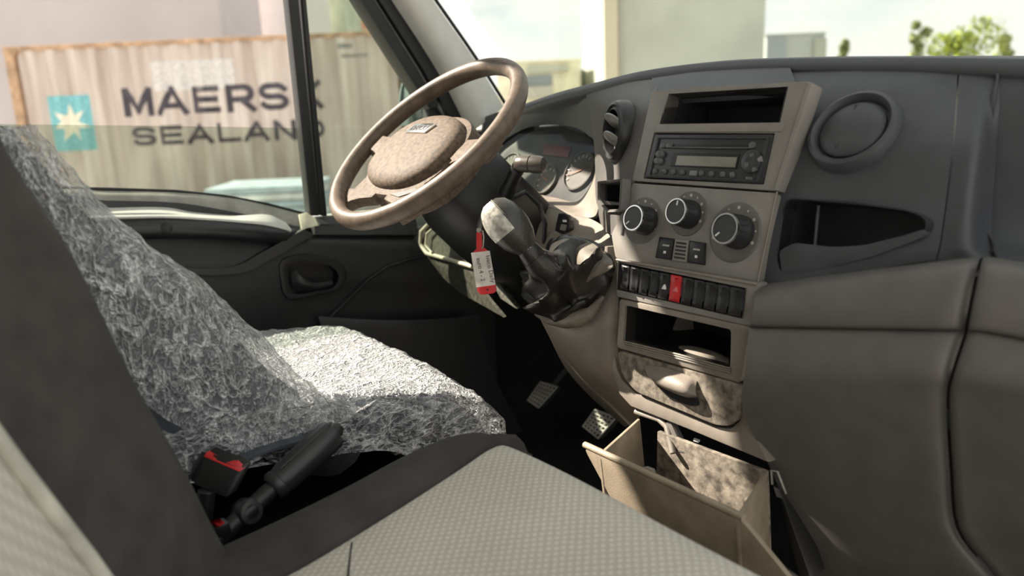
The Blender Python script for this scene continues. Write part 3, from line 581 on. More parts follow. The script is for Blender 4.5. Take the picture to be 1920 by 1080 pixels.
patch('tray_liner', Y([[(1240, 668, .725), (1290, 676, .722), (1340, 690, .72), (1366, 690, .72)], [(1240, 652, .75), (1290, 648, .75), (1340, 660, .75), (1366, 672, .75)], [(1240, 655, .79), (1290, 655, .79), (1340, 665, .79), (1366, 675, .79)]]), FASL, lt, nu=4, nv=4, thick=.003)
for t in (0, .5, 1):
    tube('tray_rail', [B(1170+t*2, 640+t*8, .003), B(1270, 664+t*8, .003), B(1370, 691+t*8, .003)], .0012, FASL, con, n=6)
# ashtray drawer
ad = thing('ashtray_drawer', 'dusty brown ashtray drawer with scooped pull below the open tray', 'drawer', w(-.66, .705, -.41))
dpoly = roundpoly([B(1157, 657, .002), B(1386, 720, .002), B(1384, 786, .002), B(1366, 800, .002), B(1340, 797, .002), B(1192, 735, .002), B(1166, 705, .002)], .008, 4)
prism('drawer_front', dpoly, B.n*-.03, DUSTY, ad, bevel=.002)
patch('pull', [[B(1208, 684, .003), B(1250, 690, .004), B(1290, 704, .004), B(1306, 714, .003)], [B(1212, 700, .012), B(1250, 708, .017), B(1285, 722, .016), B(1304, 732, .008)],
               [B(1226, 716, .014), B(1252, 728, .02), B(1284, 740, .018), B(1306, 742, .008)], [B(1226, 718, .003), B(1252, 732, .003), B(1284, 745, .003), B(1306, 746, .003)]], FASL, ad, nu=5, nv=5, thick=.003)
prism('finger_scoop', roundpoly([B(1224, 716, .0035), B(1306, 744, .0035), B(1312, 760, .0035), B(1296, 762, .0035), B(1256, 748, .0035)], .004, 3), B.n*-.003, DARKIN, ad, bevel=.0005)
# surround under the drawer
ap = Plane((0, .708, -.40), (0, -1, .12))
apron = prism('console_apron', [ap(1150, 648), ap(1156, 690), ap(1166, 712), ap(1192, 738), ap(1342, 801), ap(1370, 803), ap(1387, 788), ap(1390, 716), ap(1404, 690), ap(1398, 775), ap(1440, 868), ap(1388, 846), ap(1290, 805), ap(1182, 762), ap(1160, 738), ap(1146, 690)], ap.n*-.03, FASL, con, bevel=.003)
prism('console_cheek', [w(-.775, .735, -.2), w(-.785, .73, -.33), w(-.76, .74, -.40), w(-.70, .80, -.42), w(-.70, .9, -.2)], (.006, 0, 0), FASL, con, bevel=.001)
box('console_core', w(-.62, .90, -.2), (.17, .08, .36), DARKIN, con)
box('console_core', w(-.55, .93, -.60), (.42, .06, .42), DARKIN, con)
#%%SMALL
# rocker switches
xs = [1163.5, 1181.7, 1199.8, 1218, 1236, 1256.9, 1280, 1301, 1323, 1346.3, 1369.6, 1397]
TL, TR, BL, BR = (1164, 494.5), (1396.5, 541), (1160, 542.5), (1390, 595.5)
def quadpt(q, u, v):
    tl, tr, bl, br = q; a = [tl[i]*(1-u)+tr[i]*u for i in (0, 1)]; b = [bl[i]*(1-u)+br[i]*u for i in (0, 1)]
    return [a[i]*(1-v)+b[i]*v for i in (0, 1)]
SQ = (TL, TR, BL, BR)
bank = thing('switch_bank', 'row of eleven ribbed rocker switches, one of them red, under the heater panel', 'switches', w(-.67, .71, -.255))
for i in range(11):
    u0, u1 = (xs[i]-1163.5)/233.5+.006, (xs[i+1]-1163.5)/233.5-.006
    rows = []
    for v, o in ((.02, .001), (.1, .0035), (.3, .0025), (.5, .0035), (.75, .006), (.93, .0055), (.99, .001)):
        rows.append([B(*quadpt(SQ, u, v), o+(0 if 0 < k < 3 else -.0012)) for k, u in enumerate((u0, u0+(u1-u0)*.12, u0+(u1-u0)*.88, u1))])
    s = patch('rocker_switch', rows, RED if i == 5 else BLK2, bank, nu=3, nv=2, thick=.008, smooth=60)
    if i == 5: s['label'] = 'red hazard rocker switch'
    if i in (4, 5): prism('symbol', [B(*quadpt(SQ, u0+(u1-u0)*a, b), .0066) for a, b in ((.3, .62), (.7, .62), (.5, .45))], B.n*-.003, WHITE if i == 4 else mat('pale_red', (.75, .2, .2), .5, bump=0), s, bevel=0)
# heater dials
def dial(px, py, r, ln, pr, ang, pcx, pcy):
    c = A(px, py, .0005); u = Vector((1, 0, 0)); v = A.n.cross(u)
    t = thing('heater_dial', '', 'dial', c)
    pc = A(pcx, pcy, 0)
    lathe('dial_plate', pc, A.n, [(pr, -.004), (pr, .0006), (pr*.97, .0016), (pr*.9, .0018), (0, .0018)], mat('dial_plate_grey', (.13, .122, .112), .4, bump=.05), t, n=40)
    bm = bmesh.new()
    for k in range(9):
        a = -1.9+3.8*k/8; d = u*math.sin(a)+v*math.cos(a); q = pc+A.n*.0019+d*pr*.82
        add_lathe(bm, q, A.n, [(.0012 if k % 2 else .002, -.0005), (.0012 if k % 2 else .002, .0003), (0, .0003)], 8)
    finish(bm, 'scale_marks', mat('scale_grey', (.45, .44, .42), .5, bump=0), t, 0)
    body = lathe('knob', c, A.n, [(r*1.12, 0), (r*1.1, ln*.35), (r*1.03, ln*.4), (r*1.0, ln*.92), (r*.93, ln), (0, ln)], BLK2, t, n=36)
    lathe('chrome_ring', c, A.n, [(r*.93, ln*.97), (r*1.0, ln*.97), (r*.98, ln*1.06), (r*.88, ln*1.06), (r*.86, ln*.97)], CHROME, t, n=36)
    lathe('knob_face', c, A.n, [(r*.87, ln*.9), (r*.86, ln*1.02), (0, ln*1.03)], mat('knob_face_grey', (.04, .04, .042), .4), t, n=30)
    for k in range(16):
        a = 2*PI*k/16; d = u*math.cos(a)+v*math.sin(a)
        tube('grip_rib', [c+A.n*ln*.42+d*r*1.02, c+A.n*ln*.9+d*r*1.0], .0006, BLK2, body, n=4)
    d = u*math.sin(ang)+v*math.cos(ang); s = d.cross(A.n); q = c+A.n*ln*1.035
    prism('pointer', [q+d*r*.45+s*.0009, q+d*r*.8+s*.0009, q+d*r*.8-s*.0009, q+d*r*.45-s*.0009], A.n*.0005, WHITE, t, bevel=0)
    # pale sunlit shoulder plate below the knob
    return t
d1 = dial(1214, 415, .0165, .026, .0305, -2.3, 1205, 414); d1['label'] = 'first black heater dial with chrome ring, beside the ticket slot'
d2 = dial(1294, 403, .0158, .026, .0275, .0, 1291, 401); d2['label'] = 'highest of three heater dials, white pointer straight up, above the small grille'
d3 = dial(1388, 436, .0178, .028, .035, -2.3, 1378, 436); d3['label'] = 'largest heater dial, nearest the blue-grey storage pocket'
for d in (d1, d2, d3): d['group'] = 'chrome ringed heater dials'
hb = thing('heater_button_unit', 'black panel of two buttons around a small slotted grille between heater dials', 'buttons', A(1276, 490))
HQ = ((1236, 444), (1323, 455), (1228, 483), (1321, 497))
prism('button_base', [A(*quadpt(HQ, u, v), .002) for u, v in ((0, 0), (1, 0), (1, 1), (0, 1))], A.n*-.006, BLACK, hb, bevel=.001)
for (u0, u1, nm) in ((.03, .31, 'button'), (.66, .97, 'button')):
    b_ = prism(nm, [A(*quadpt(HQ, u, v), .005) for u, v in ((u0, .05), (u1, .05), (u1, .95), (u0, .95))], A.n*-.005, BLK2, hb, bevel=.001)
    um = (u0+u1)/2
    prism('lamp', [A(*quadpt(HQ, um+a, .68+b), .0053) for a, b in ((-.025, -.06), (.025, -.06), (.025, .06), (-.025, .06))], A.n*-.001, WHITE, b_, bevel=0)
    prism('symbol', [A(*quadpt(HQ, um+a, .35+b), .0053) for a, b in ((-.07, -.03), (.07, -.03), (.07, .05), (-.07, .05))], A.n*-.001, MATS['scale_grey'], b_, bevel=0)
gq = [A(*quadpt(HQ, u, v), .004) for u, v in ((.34, .0), (.63, .0), (.63, 1), (.34, 1))]
gr = prism('grille', gq, A.n*-.005, FASC, hb, bevel=.0006)
for k in range(5):
    v0 = .12+k*.17
    prism('slot', [A(*quadpt(HQ, u, v), .0043) for u, v in ((.375, v0), (.595, v0), (.595, v0+.09), (.375, v0+.09))], A.n*-.001, BLACK, gr, bevel=0)
# radio
R4 = ((1227, 251), (1452, 250.5), (1207, 333), (1430, 345.5))
def RQ(u, v, o=0): return A(*quadpt(R4, u, v), o)
ra = thing('car_radio', 'black single slot car radio with grey display in the console frame', 'radio', RQ(.5, 1))
RADM = mat('radio_face', (.035, .036, .04), .35, bump=.05)
fp = prism('faceplate', roundpoly([RQ(.008, .015, .002), RQ(.992, .015, .002), RQ(.992, .985, .002), RQ(.008, .985, .002)], .002, 3), A.n*-.04, RADM, ra, bevel=.0012)
ring('face_rim', [RQ(.02, .05, .004), RQ(.965, .05, .004), RQ(.965, .96, .004), RQ(.02, .96, .004)], [RQ(.045, .10, .004), RQ(.94, .10, .004), RQ(.94, .93, .004), RQ(.045, .93, .004)], A.n*-.003, RADM, ra, bevel=.0008)
prism('disc_slot', [RQ(.17, .235, .0032), RQ(.83, .225, .0032), RQ(.82, .285, .0032), RQ(.165, .295, .0032)], A.n*-.002, BLACK, ra, bevel=.0003)
tube('slot_lip', [RQ(.165, .30, .0035), RQ(.5, .30, .004), RQ(.825, .29, .0035)], .001, mat('radio_lip', (.10, .10, .105), .3), ra, n=6)
prism('display_bezel', [RQ(.195, .42, .0032), RQ(.75, .42, .0032), RQ(.75, .72, .0032), RQ(.195, .72, .0032)], A.n*-.002, BLACK, ra, bevel=.0005)
prism('display', [RQ(.235, .48, .0036), RQ(.735, .48, .0036), RQ(.735, .69, .0036), RQ(.235, .69, .0036)], A.n*-.002, mat('lcd_grey', (.23, .22, .185), .25, bump=0, namt=.03), ra, bevel=.0003)
BTN = mat('button_grey', (.10, .10, .105), .3, bump=.05)
for u in (.085, .165, .24, .315, .475, .56, .655, .735):
    lathe('preset_button', RQ(u, .85, .002), A.n, [(.0036, 0), (.0034, .0025), (.0022, .0034), (0, .0036)], BTN, ra, n=14)
prism('wide_button', roundpoly([RQ(.37, .79, .005), RQ(.425, .79, .005), RQ(.425, .90, .005), RQ(.37, .90, .005)], .001, 2), A.n*-.004, mat('button_light', (.22, .22, .215), .3, bump=0), ra, bevel=.0006)
for u0, u1 in ((.07, .115), (.118, .17)):
    prism('top_button', roundpoly([RQ(u0, .21, .005), RQ(u1, .21, .005), RQ(u1, .31, .005), RQ(u0, .31, .005)], .002, 3), A.n*-.004, BTN, ra, bevel=.0008)
for v in (.47, .62):
    lathe('volume_button', RQ(.095, v, .002), A.n, [(.0075, 0), (.0072, .003), (.005, .0048), (0, .0052)], BTN, ra, n=20, scale=(1, .72), uv=(Vector((1, 0, 0)), A.n.cross(Vector((1, 0, 0)))))
rd = lathe('selector_dial', RQ(.875, .57, .002), A.n, [(.0135, 0), (.013, .004), (.011, .0052), (.005, .0045), (0, .0045)], RADM, ra, n=28)
for a in (0, 1, 2, 3):
    t = a*PI/2+.4; d = Vector((1, 0, 0))*math.cos(t)+A.n.cross(Vector((1, 0, 0)))*math.sin(t); s = d.cross(A.n); c = RQ(.875, .57, .0072)+d*.0085
    prism('dial_key', [c+d*.0025+s*.0035, c+d*.0025-s*.0035, c-d*.0025-s*.002, c-d*.0025+s*.002], A.n*-.003, BTN if a else MATS['button_light'], rd, bevel=.0006)
lathe('eject_button', RQ(.845, .235, .002), A.n, [(.0042, 0), (.004, .0025), (0, .0032)], BTN, ra, n=16)
prism('mode_button', [RQ(.845, .86, .0045), RQ(.90, .87, .0045), RQ(.90, .93, .0045), RQ(.845, .92, .0045)], A.n*-.003, BTN, ra, bevel=.0006)

# ------------------------------------------------------------------ steering wheel and column
K = .9; WC = w(-1.2441*K, .7426*K, -.0625*K); WT = math.radians(39.1)
wx = Vector((1, 0, 0)); wy = Vector((0, math.cos(WT), math.sin(WT))); wn = wx.cross(wy)
def WV(a, b, o=0): return WC + wx*a + wy*b + wn*o
sw = thing('steering_wheel', 'dusty brown four spoke steering wheel in front of the driver seat', 'steering wheel', WV(0, -.19, -.02))
th = [2*PI*i/72 for i in range(72)]
bm = bmesh.new(); rows = []
for t in th:
    rad_ = Vector(wx)*math.cos(t) + Vector(wy)*math.sin(t); c = WC + rad_*.1785 - wn*.004
    rows.append([bm.verts.new(c + rad_*(.0132*math.cos(a)) + wn*(.0155*math.sin(a))) for a in (2*PI*j/16 for j in range(16))])
for i in range(72):
    for j in range(16): bm.faces.new((rows[i][j], rows[(i+1) % 72][j], rows[(i+1) % 72][(j+1) % 16], rows[i][(j+1) % 16]))
finish(bm, 'rim', WHEEL, sw, 60)
sp1 = [(-.06, .022), (-.105, .010), (-.150, .010), (-.178, .016), (-.178, -.024), (-.150, -.026), (-.120, -.036), (-.085, -.062), (-.05, -.05)]
sp2 = [(-.075, -.05), (-.094, -.075), (-.099, -.112), (-.120, -.112), (-.142, -.112), (-.095, -.155), (-.075, -.138), (-.055, -.131), (-.02, -.125), (-.01, -.06)]
for s in (1, -1):
    for pl in (sp1, sp2):
        prism('spoke', [WV(a*s, b, -.006 if abs(a) > .13 else -.009) for a, b in pl], wn*-.02, PAD, sw, bevel=.003)
def supere(cx, cy, a, b, n=2.6, k=48):
    return [(cx+a*math.copysign(abs(math.cos(t))**(2/n), math.cos(t)), cy+b*math.copysign(abs(math.sin(t))**(2/n), math.sin(t))*(1.0 if math.sin(t) > 0 else 1.0)) for t in (2*PI*i/k for i in range(k))]
prism('hub_base', [WV(a, b, -.008) for a, b in supere(0, -.028, .112, .09, 2.5)], wn*-.05, PAD, sw, bevel=.006)
bm = bmesh.new(); R_ = []
for sc, o in ((1.0, -.010), (1.0, -.004), (.985, .001), (.94, .006), (.8, .0105), (.6, .013), (.35, .0145), (.12, .015)):
    R_.append([bm.verts.new(WV(a*sc, -.027+(b+.027)*sc, o)) for a, b in supere(0, -.027, .104, .079, 2.3)])
for a, b in zip(R_, R_[1:]):
    for j in range(48): bm.faces.new((a[j], a[(j+1) % 48], b[(j+1) % 48], b[j]))
bm.faces.new(R_[-1]); finish(bm, 'airbag_pad', PAD, sw, 60)
def bdg(a, b, o=0): return WV(a*1.3, b*1.25+.006, o+.0176)
bd = prism('badge', [bdg(-.026, -.008), bdg(.020, -.008), bdg(.027, .008), bdg(-.019, .008)], wn*-.006, CHROME, sw, bevel=.0008)
text('lettering', 'IVECO', bdg(-.0195, -.0048, .0002), wx, (wy+wx*.3).normalized(), wn, .0494, .012, mat('badge_ink', (.05, .05, .06), .4, bump=0), bd, bold=.02)
prism('lower_slit', [WV(a, b, -.0075) for a, b in ((.03, -.115), (.085, -.098), (.10, -.10), (.06, -.118))], wn*-.002, BLACK, sw, bevel=0)
# column shroud with stalk
colm = thing('steering_column', 'black steering column shroud below the wheel', 'steering column', WC + Vector((0, .25, -.36)))
bm = bmesh.new(); rr = []
for d, a, b, dy in ((.045, .050, .05, 0), (.075, .075, .072, .0), (.14, .086, .078, .0), (.22, .09, .08, .01), (.30, .085, .075, .02), (.42, .07, .06, .03)):
    rr.append([bm.verts.new(WV(p, q+dy, -d)) for p, q in supere(0, 0, a, b, 3.2, 32)])
for a, b in zip(rr, rr[1:]):
    for j in range(32): bm.faces.new((a[j], a[(j+1) % 32], b[(j+1) % 32], b[j]))
bm.faces.new(rr[0]); bm.faces.new(rr[-1]); finish(bm, 'shroud', BLACK, colm, 50)
sk0, sk1, sk2, sk3 = P(950, 362, y=.75), P(966, 326, y=.735), P(976, 307, y=.73), P(1016, 309, y=.745)
st = tube('wiper_stalk', [sk0, sk0.lerp(sk1, .5), sk1, sk2.lerp(sk1, .3)], [.013, .011, .0105, .011], BLACK, colm, n=12)
dd = (sk3-sk2).normalized()
lathe('stalk_head', sk2-dd*.008, dd, [(0, -.002), (.008, 0), (.0115, .004), (.0125, .014), (.0128, .024), (.0115, .0245), (.0115, .0255), (.0128, .026), (.0132, .038), (.0115, .046), (.006, .05), (0, .051)], mat('stalk_plastic', (.06, .05, .042), .4), st, n=22)
tube('stalk_guard', [WV(.06, -.06, -.11), P(985, 360, y=.80), P(1012, 385, y=.80), P(1022, 420, y=.80), P(1020, 455, y=.81)], .004, BLK2, colm, n=8)
# ignition key and tag
kt = thing('key_tag', 'red and white key fob with handwritten label hanging from the ignition', 'key tag', P(911, 552, y=.66))
TP = Plane(tuple(P(908, 500, y=.66)-Vector((0, 0, H))), (.62, -.75, .25))
prism('fob', roundpoly([TP(885, 474), TP(896, 464), TP(907, 464), TP(917, 472), TP(931, 545), TP(926, 550), TP(902, 553), TP(895, 547)], .003, 3), TP.n*-.003, RED, kt, bevel=.0008)
prism('strap', [TP(893, 436), TP(903, 436), TP(904, 466), TP(893, 466)], TP.n*-.002, RED, kt, bevel=.0005)
tube('key_ring', [TP(900, 434), TP(905, 433), TP(907, 445), TP(906, 463), TP(903, 466)], .0012, METAL, kt, n=8)
prism('paper_label', [TP(883, 474, .0006), TP(918, 470, .0006), TP(929, 534, .0006), TP(893, 539, .0006)], TP.n*-.001, mat('paper', (.72, .68, .63), .8, bump=.05), kt, bevel=0)
INK = mat('ink', (.05, .05, .07), .7, bump=0)
tu = (TP(923, 528)-TP(913, 480)).normalized(); tv = tu.cross(TP.n)*-1; tv = TP.n.cross(tu)
lw = (TP(923, 528)-TP(911, 478)).length
text('handwriting', 'Iveco Daily', TP(908, 481, .0007), tu, tv, TP.n, lw, .0085, INK, kt, thick=.0002)
text('handwriting', 'euro 4 - 2', TP(893, 485, .0007), tu, tv, TP.n, lw*.85, .007, INK, kt, thick=.0002)
lathe('hole', TP(914, 543, .0001), TP.n, [(.0015, 0), (.0015, .0002), (0, .0002)], BLACK, kt, n=10)
tube('ignition_key', [TP(898, 432), P(900, 418, y=.70), P(903, 405, y=.73)], .004, METAL, kt, n=8)

# ------------------------------------------------------------------ gear lever
gl_ = thing('gear_lever', 'gear lever with leather egg shaped knob and loose leather boot', 'gear lever', P(1080, 600, y=.70))
base2 = [(1000, 548), (1001, 575), (1012, 596), (1045, 606), (1078, 608), (1105, 594), (1128, 565), (1146, 530), (1152, 498), (1138, 468), (1108, 450), (1072, 446), (1045, 455), (1030, 475), (1015, 500), (1004, 525)]
basey = [.735, .72, .708, .700, .698, .70, .706, .714, .728, .742, .752, .762, .765, .76, .752, .744]
k0, k1 = P(928, 392, y=.60), P(985, 462, y=.625)
ax = (k1-k0).normalized(); col = P(1000, 482, y=.635)
nb = 96; bp_ = [P(a, b, y=c) for (a, b), c in zip(base2, basey)]
bp2 = resample(np.array([list(p) for p in bp_+bp_[:1]]), nb//16)[:-1]
cu, cv = frame_of(ax)
bm = bmesh.new(); rows = []; cen = P(1062, 530, y=.70)
for k in range(26):
    s = k/25; r = []
    for i in range(nb):
        t = 2*PI*i/nb
        # angle of the matching collar vertex
        d = Vector(bp2[i]) - cen; dc = d - ax*d.dot(ax); dc = dc.normalized() if dc.length > 1e-6 else cu
        p0 = Vector(bp2[i]); p1 = col + ax*.004 + dc*(.0165)
        p = p0.lerp(p1, s)
        bulge = math.sin(PI*min(1, s*1.5))*(.014 if s < .67 else 0)
        fold = (math.sin(t*4+5*s+.8) * .014 + (1-2*abs(math.sin(t*3.5-4*s)))*.007 + (1-2*abs(math.sin(s*7+1.5*math.sin(t*2+.7))))*.012) * math.sin(PI*min(1, s*1.15))**.8
        sag = -ax*(0) 
        outw = (dc*.8 - ax*.5).normalized()
        p = p + outw*(bulge+fold) + Vector((0, 0, -.012*math.sin(PI*s)))
        r.append(bm.verts.new(p))
    rows.append(r)
for a, b in zip(rows, rows[1:]):
    for j in range(nb): bm.faces.new((a[j], a[(j+1) % nb], b[(j+1) % nb], b[j]))
bm.faces.new(rows[-1]); bm.faces.new(rows[0][::-1])
finish(bm, 'leather_boot', LEATHER, gl_, 80)
HEM = mat('dusty_sunlit_leather', (.15, .13, .105), .5, bump=.4, bscale=300, nscale=40, namt=.2)  # dusty leather, lightened to carry sunlight on the boot's lip and fold
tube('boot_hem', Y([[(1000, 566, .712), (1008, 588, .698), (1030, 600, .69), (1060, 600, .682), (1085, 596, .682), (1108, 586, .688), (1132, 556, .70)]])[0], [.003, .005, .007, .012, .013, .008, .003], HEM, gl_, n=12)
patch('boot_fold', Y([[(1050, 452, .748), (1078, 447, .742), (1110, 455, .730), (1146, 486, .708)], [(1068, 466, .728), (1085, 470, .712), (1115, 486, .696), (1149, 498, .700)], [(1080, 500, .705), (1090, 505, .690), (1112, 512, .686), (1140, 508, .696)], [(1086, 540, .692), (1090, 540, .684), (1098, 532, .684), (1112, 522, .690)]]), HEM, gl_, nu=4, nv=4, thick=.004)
tube('boot_sleeve', [k1-ax*.01, k1+ax*.008, col, col.lerp(cen, .35)], [.011, .015, .0165, .022], LEATHER, gl_, n=16)
KPROF = [(.010, -.0105), (.019, -.004), (.025, .008), (.0275, .022), (.027, .036)]
kb = lathe('gear_knob', k0, ax, [(0, -.012), (.010, -.0105), (.019, -.004), (.025, .008), (.0275, .022), (.027, .036), (.0235, .050), (.0175, .062), (.013, .068), (.011, .073), (0, .074)], KNOBL, gl_, n=32, smooth=60)
pd_ = Vector((-.15, -1, .35)); pd_ = (pd_ - ax*pd_.dot(ax)).normalized(); pe_ = ax.cross(pd_)
patch('gear_pattern_plate', [[k0 + ax*(h-.0006) + (pd_*math.cos(a) + pe_*math.sin(a))*(r+.0009) for a in (-.95, -.5, 0, .5, .95)] for r, h in KPROF], mat('silver_plate', (.50, .48, .43), .38, .35, bump=.4, bscale=250, nscale=120, namt=.25), kb, nu=4, nv=4, thick=.0015, smooth=60)
tube('knob_seam', [k0+ax*h + Vector((.6, -.55, .55)).normalized()*r for h, r in ((-.004, .0185), (.01, .026), (.03, .0275), (.05, .0238), (.068, .013))], .0009, mat('thread', (.35, .33, .28), .7), kb, n=6)
lathe('collar', k1, ax, [(.012, 0), (.0135, .003), (.0135, .008), (.012, .011)], METAL, gl_, n=20)

# ------------------------------------------------------------------ pedals
def pedal(q, yy, label):
    c = P(*[sum(a[i] for a in q)/4 for i in (0, 1)], y=yy)
    t = thing('foot_pedal', label, 'pedal', c); pts = [P(a, b, y=yy+o) for (a, b), o in zip(q, (-.01, .015, .015, -.01))]
    n = (pts[1]-pts[0]).cross(pts[3]-pts[0]).normalized(); n = n if n.dot(Vector(EYE)-c) > 0 else -n
    prism('pad', roundpoly(pts, .015, 3), n*-.012, mat('pedal_rubber', (.05, .05, .048), .6), t, bevel=.002)
    PR = mat('pedal_steel', (.62, .60, .55), .45, .1, bump=.1)
    for k in range(7):
        u = .06+.88*k/6
        tube('tread_rib', [pts[0].lerp(pts[1], u).lerp(pts[3].lerp(pts[2], u), v)+n*.002 for v in (.05, .5, .95)], .0024, PR, t, n=6)
    for k in range(6):
        v = .06+.88*k/5
        tube('tread_rib', [pts[0].lerp(pts[3], v).lerp(pts[1].lerp(pts[2], v), u)+n*.002 for u in (.05, .5, .95)], .0024, PR, t, n=6)
    tube('pedal_arm', [c-n*.012, c+Vector((.02, .06, .05)), c+Vector((.05, .16, .30))], .011, BLACK, t, n=8)
pedal([(988, 752), (1014, 714), (1050, 724), (1010, 768)], 1.10, 'clutch pedal with cross ribbed tread, deeper in the dark footwell')
pedal([(1091, 800), (1116, 766), (1160, 782), (1122, 826)], 1.04, 'brake pedal with bright cross ribbed tread behind the open bin')

# ------------------------------------------------------------------ open bin under the console
bn = thing('storage_bin', 'pale brown tilt-out storage bin hanging open below the console', 'bin', w(-.57, .66, -.66))
f0, f1 = P(1093, 838, y=.60), P(1391, 976, y=.60)
b0, b1 = P(1196, 784, y=.70), P(1432, 884, y=.70)
g0, g1 = P(1180, 1000, y=.612), P(1500, 1110, y=.612)
pn = (f1-f0).cross(g0-f0).normalized(); pn = pn if pn.y > 0 else -pn
BINM = mat('bin_plastic', (.33, .27, .20), .55, bump=.3, namt=.1)
prism('front_panel', roundpoly([f0, f1, g1, g0], .01, 3), pn*.006, BINM, bn, bevel=.002)
tube('front_rim', [f0+Vector((0, .003, .002)), f0.lerp(f1, .5)+Vector((0, .003, .002)), f1+Vector((0, .003, .002))], .0042, BINM, bn, n=8)
dn = Vector((.0, .03, -.26))
l0 = f0.lerp(f1, .115)
prism('side_wall', [l0, b0, b0+dn, l0+dn], (.004, 0, 0), BINM, bn, bevel=.001)
r0 = f0.lerp(f1, .965)
prism('side_wall', [r0, b1, b1+dn*1.4, r0+dn*1.4], (.004, 0, 0), BINM, bn, bevel=.001)
prism('back_wall', [b0+Vector((.03, .004, -.01)), b1+Vector((0, .004, -.002)), b1+dn, b0+dn], (0, .006, 0), DUSTY, bn, bevel=.001)
prism('bin_floor', [l0+dn*.9, r0+dn*.9, b1+dn*.9, b0+dn*.9], (0, 0, -.004), DARKIN, bn, bevel=.0005)
la = P(1208, 890, y=.607)
prism('latch', roundpoly([P(1196, 884, y=.606), P(1206, 876, y=.606), P(1222, 882, y=.606), P(1224, 896, y=.606), P(1214, 900, y=.606)], .003, 3), (0, .006, 0), FASL, bn, bevel=.001)
tube('inner_bracket', [P(1192, 772, y=.715), P(1235, 786, y=.715), P(1250, 800, y=.712), P(1262, 850, y=.70)], .004, FASL, bn, n=8)
prism('rib', [P(1248, 792, y=.712), P(1256, 790, y=.712), P(1284, 850, y=.705), P(1262, 846, y=.705)], (0, .01, 0), DASHL, bn, bevel=.001)
# frame of the bin opening
prism('bin_gap_shade', [P(1436, 868, y=.735), P(1446, 874, y=.735), P(1520, 1085, y=.735), P(1500, 1085, y=.735)], (0, .03, 0), BLACK, dash, bevel=.002)  # black strip stands in for the shaded gap beside the bin
tube('bin_clip', [P(1448, 908, y=.71), P(1446, 882, y=.71), P(1458, 884, y=.71), P(1474, 926, y=.71)], .0014, METAL, dash, n=6)
prism('clip_bar', [P(1300, 822, y=.72), P(1310, 826, y=.72), P(1309, 830, y=.72), P(1300, 827, y=.72)], (0, .003, 0), WHITE, dash, bevel=.0003)
#%%SEATS
# ------------------------------------------------------------------ passenger bench
be = thing('passenger_bench', 'grey dotted fabric passenger bench with dark side bolsters', 'bench seat', w(-.25, .25, FLZ))
SX = -.632
# rows from back to front: y, height over the base surface, sideways drift of the seam, drift of the outer edge
fy = [(-.05, -.012, 0, 0), (.1, -.004, 0, 0), (.2, 0, .004, -.004), (.31, .013, -.008, -.004), (.40, .029, -.016, -.002), (.450, .035, -.026, .012), (.476, .026, -.034, .030), (.487, -.006, -.038, .042), (.484, -.06, -.038, .045), (.47, -.18, -.038, .045)]
def cushion(name, cols, m, nu=5, nv=5):
    ctrl = []
    for y_, dz, ds_, do_ in fy:
        ctrl.append([w(x+ds_*k+do_*(1-k), y_+dy*(.4+.6*(y_ < .44)), -.40+dz+z_) for x, z_, dy, k in cols])
    return patch(name, ctrl, m, be, nu, nv, thick=.03, toward=(-.3, .9, H+.6))
cushion('seat_fabric', [(SX, -.007, -.004, 1), (SX+.012, .0, 0, 1), (-.52, .004, 0, 1), (-.36, .002, 0, 1), (-.2, .002, 0, 1), (.0, .0, 0, 1), (.2, -.01, 0, 1)], FABL)
cushion('side_bolster', [(-.750, -.16, -.02, 0), (-.750, -.06, -.012, 0), (-.741, -.022, -.008, 0), (-.715, -.002, -.004, .2), (-.672, .004, 0, .6), (SX-.010, .0, 0, 1), (SX-.001, -.007, -.004, 1)], FABD)
tube('seam', [w(SX-.001+a, y_, -.40+dz-.005) for y_, dz, a, b in fy[:-2]], .002, FABD, be, n=6)
tube('seam', [P(660, 1019, z=-.394), P(656, 1050, z=-.394), P(652, 1090, z=-.394)], .0016, FABD, be, n=6)
patch('corner_bolster', [[P(1330, 1075, z=-.392), P(1380, 1066, z=-.392), P(1430, 1080, z=-.40)], [P(1310, 1130, z=-.39), P(1380, 1130, z=-.39), P(1450, 1130, z=-.40)], [P(1300, 1200, z=-.39), P(1380, 1200, z=-.39), P(1480, 1200, z=-.40)]], FABD, be, nu=3, nv=3, thick=.012, toward=(0, 0, H+1))
box('bench_base', w(-.26, .22, -.66), (.88, .42, .32), BLACK, be, bevel=.01)
# backrest: dark raised bolster with a recessed light centre
def bk(z, x, y): return w(x, y, z)
zz = [-.45, -.387, -.30, -.226, -.108, -.025, .05, .12]
yf = [.195, .172, .148, .124, .093, .062, .045, .03]     # front edge of the bolster at x=-.72
ys_ = [.100, .076, .046, .018, -.024, -.06, -.085, -.105]      # seam to the centre panel
patch('back_bolster', [[bk(z, -.735, a-.16), bk(z, -.738, a-.06), bk(z, -.73, a-.012), bk(z, -.715, a-.001), bk(z, -.69, a-.006), bk(z, -.645, (a+b)/2+.006), bk(z, -.600, b+.016), bk(z, -.585, b+.004)] for z, a, b in zip(zz, yf, ys_)], FABD, be, nu=4, nv=4, thick=.01, toward=(-.6, 1, H))
tube('back_piping', [bk(z, -.583, b+.008) for z, b in zip(zz, ys_)], .006, mat('piping_cream', (.50, .48, .42), .8, bump=.2), be, n=10)
patch('back_fabric', [[bk(z, -.583, b+.004), bk(z, -.52, b-.02), bk(z, -.42, b-.062), bk(z, -.30, b-.115), bk(z, -.1, b-.19), bk(z, .2, b-.22)] for z, b in zip(zz, ys_)], FABL, be, nu=4, nv=4, thick=.02, toward=(-.2, 1, H))

